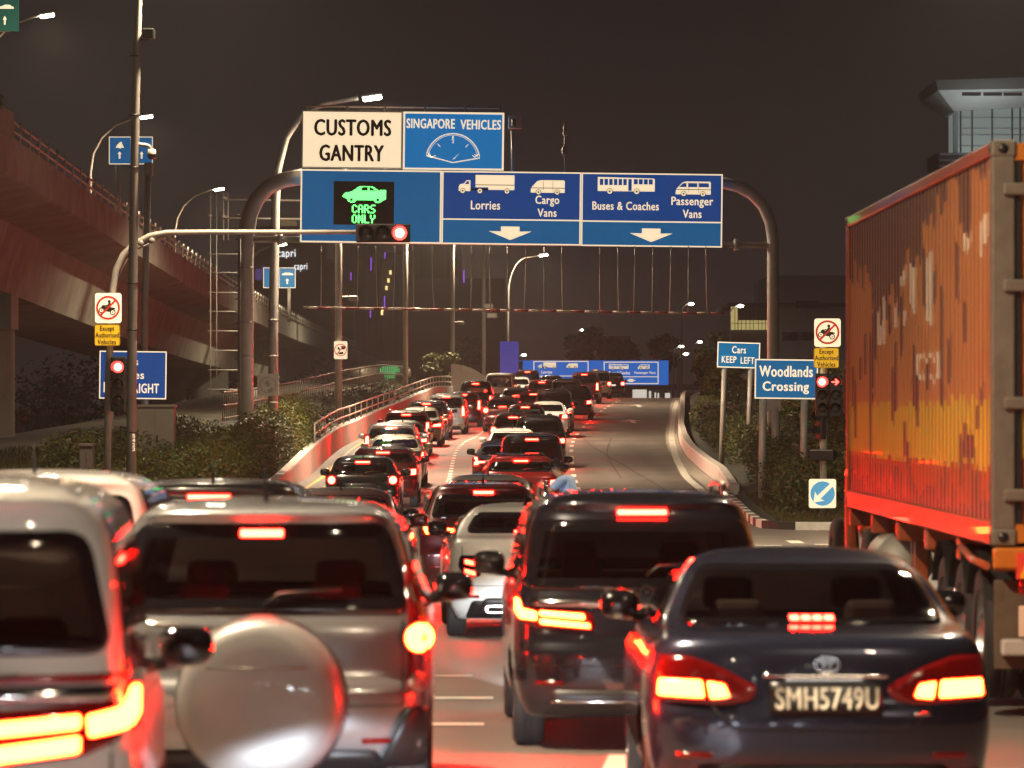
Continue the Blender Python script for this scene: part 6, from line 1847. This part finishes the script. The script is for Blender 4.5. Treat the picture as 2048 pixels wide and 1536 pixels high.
# seated, leaning forward and to the left, hands on the bar
J = [((0, -.18, .86), .14), ((0, -.14, 1.04), .15), ((0, -.08, 1.24), (.17, .13)), ((0, -.05, 1.36), (.10, .09)), ((0, .03, 1.42), .055), ((0, .10, 1.46), .085), ((0, .13, 1.53), .095), ((0, .13, 1.60), .075),
     ((-.20, -.06, 1.32), .075), ((-.34, .14, 1.12), .052), ((-.37, .38, .99), .036), ((-.36, .45, .965), .04),
     ((.20, -.06, 1.32), .075), ((.34, .14, 1.12), .052), ((.36, .38, .99), .036), ((.36, .44, .965), .04),
     ((-.12, -.12, .84), .10), ((-.20, .28, .74), .075), ((-.20, .10, .36), .055), ((-.20, .20, .30), .045),
     ((.12, -.12, .84), .10), ((.20, .28, .74), .075), ((.20, .10, .36), .055), ((.20, .20, .30), .045)]
E = [(0, 1), (1, 2), (2, 3), (3, 4), (4, 5), (5, 6), (6, 7), (3, 8), (8, 9), (9, 10), (10, 11), (3, 12), (12, 13), (13, 14), (14, 15), (0, 16), (16, 17), (17, 18), (18, 19), (0, 20), (20, 21), (21, 22), (22, 23)]
body = skin('body', J, E, M_skin, pt)
SJ = [((0, -.19, .84), .155), ((0, -.14, 1.04), .165), ((0, -.08, 1.24), (.185, .145)), ((0, -.05, 1.37), (.10, .085)),
      ((-.20, -.06, 1.325), .088), ((-.30, .09, 1.18), .072), ((.20, -.06, 1.325), .088), ((.30, .09, 1.18), .072)]
skin('shirt', SJ, [(0, 1), (1, 2), (2, 3), (3, 4), (4, 5), (3, 6), (6, 7)], M_shirt, pt)
TJ = [((0, -.18, .82), .16), ((-.12, -.10, .83), .115), ((-.20, .28, .745), .088), ((-.20, .11, .40), .068), ((.12, -.10, .83), .115), ((.20, .28, .745), .088), ((.20, .11, .40), .068)]
skin('trousers', TJ, [(0, 1), (1, 2), (2, 3), (0, 4), (4, 5), (5, 6)], mat('dark_trousers', (.015, .016, .02), .8), pt)
b = bmesh.new(); bmesh.ops.create_uvsphere(b, u_segments=20, v_segments=14, radius=.135)
for v in list(b.verts):
    if v.co.z < -.02: v.co.z = -.02 - (v.co.z + .02) * -.0
bmesh.ops.translate(b, verts=b.verts, vec=(0, .12, 1.565))
for f_ in b.faces: f_.smooth = True
q = bmesh.new(); rbox(q, -.11, .11, .20, .30, 1.545, 1.57, .01); merge(b, q)
q = bmesh.new(); rbox(q, -.06, .06, -.09, .01, 1.50, 1.60, .03); merge(b, q)
obj('helmet', b, M_gloss_black, pt)
b = bmesh.new()
for sx in (-.035, .035): lathe(b, [(0, .012), (.012, .006), (.013, 0)], Matrix.Translation((sx, .215, 1.52)) @ Matrix.Rotation(R(-90), 4, 'X'), 10)
obj('eye', b, M_black, pt)
b = bmesh.new(); tube(b, [(0, .215, 1.51), (0, .248, 1.475), (0, .22, 1.465)], [.012, .018, .012], 8); obj('nose', b, M_skin, pt)
b = bmesh.new(); tube(b, [(-.03, .205, 1.43), (0, .215, 1.427), (.03, .205, 1.43)], .008, 6); obj('mouth', b, mat('lips', (.25, .08, .06), .5), pt)
for sg, hx_, hy_ in ((-1, -.36, .45), (1, .36, .44)):
    for k in range(5):
        b = bmesh.new(); f0 = Vector((hx_ + (k - 2) * .018, hy_ + .02, .975))
        if k == 4: f0 = Vector((hx_ - sg * .045, hy_ - .01, .965))
        tube(b, [f0, f0 + Vector((0, .035, -.005)), f0 + Vector((0, .045, -.03)), f0 + Vector((0, .02, -.045))], [.010, .0095, .009, .007], 7); obj('finger', b, M_skin, pt)
# ------------------------------------------------------------------ haze: the damp night air over the road
def haze(dens=.00024):
    bm = bmesh.new(); box(bm, -1500, 1500, -100, 4200, -3.2, 75)
    m = bpy.data.materials.new('haze_air'); m.use_nodes = True; nt = m.node_tree
    for n in list(nt.nodes): nt.nodes.remove(n)
    o = nt.nodes.new('ShaderNodeOutputMaterial'); v = nt.nodes.new('ShaderNodeVolumePrincipled')
    v.inputs['Color'].default_value = (.9, .88, .86, 1); v.inputs['Density'].default_value = dens; v.inputs['Anisotropy'].default_value = .3
    nt.links.new(v.outputs[0], o.inputs['Volume'])
    tag(obj('haze', bm, m), kind='stuff')
haze()
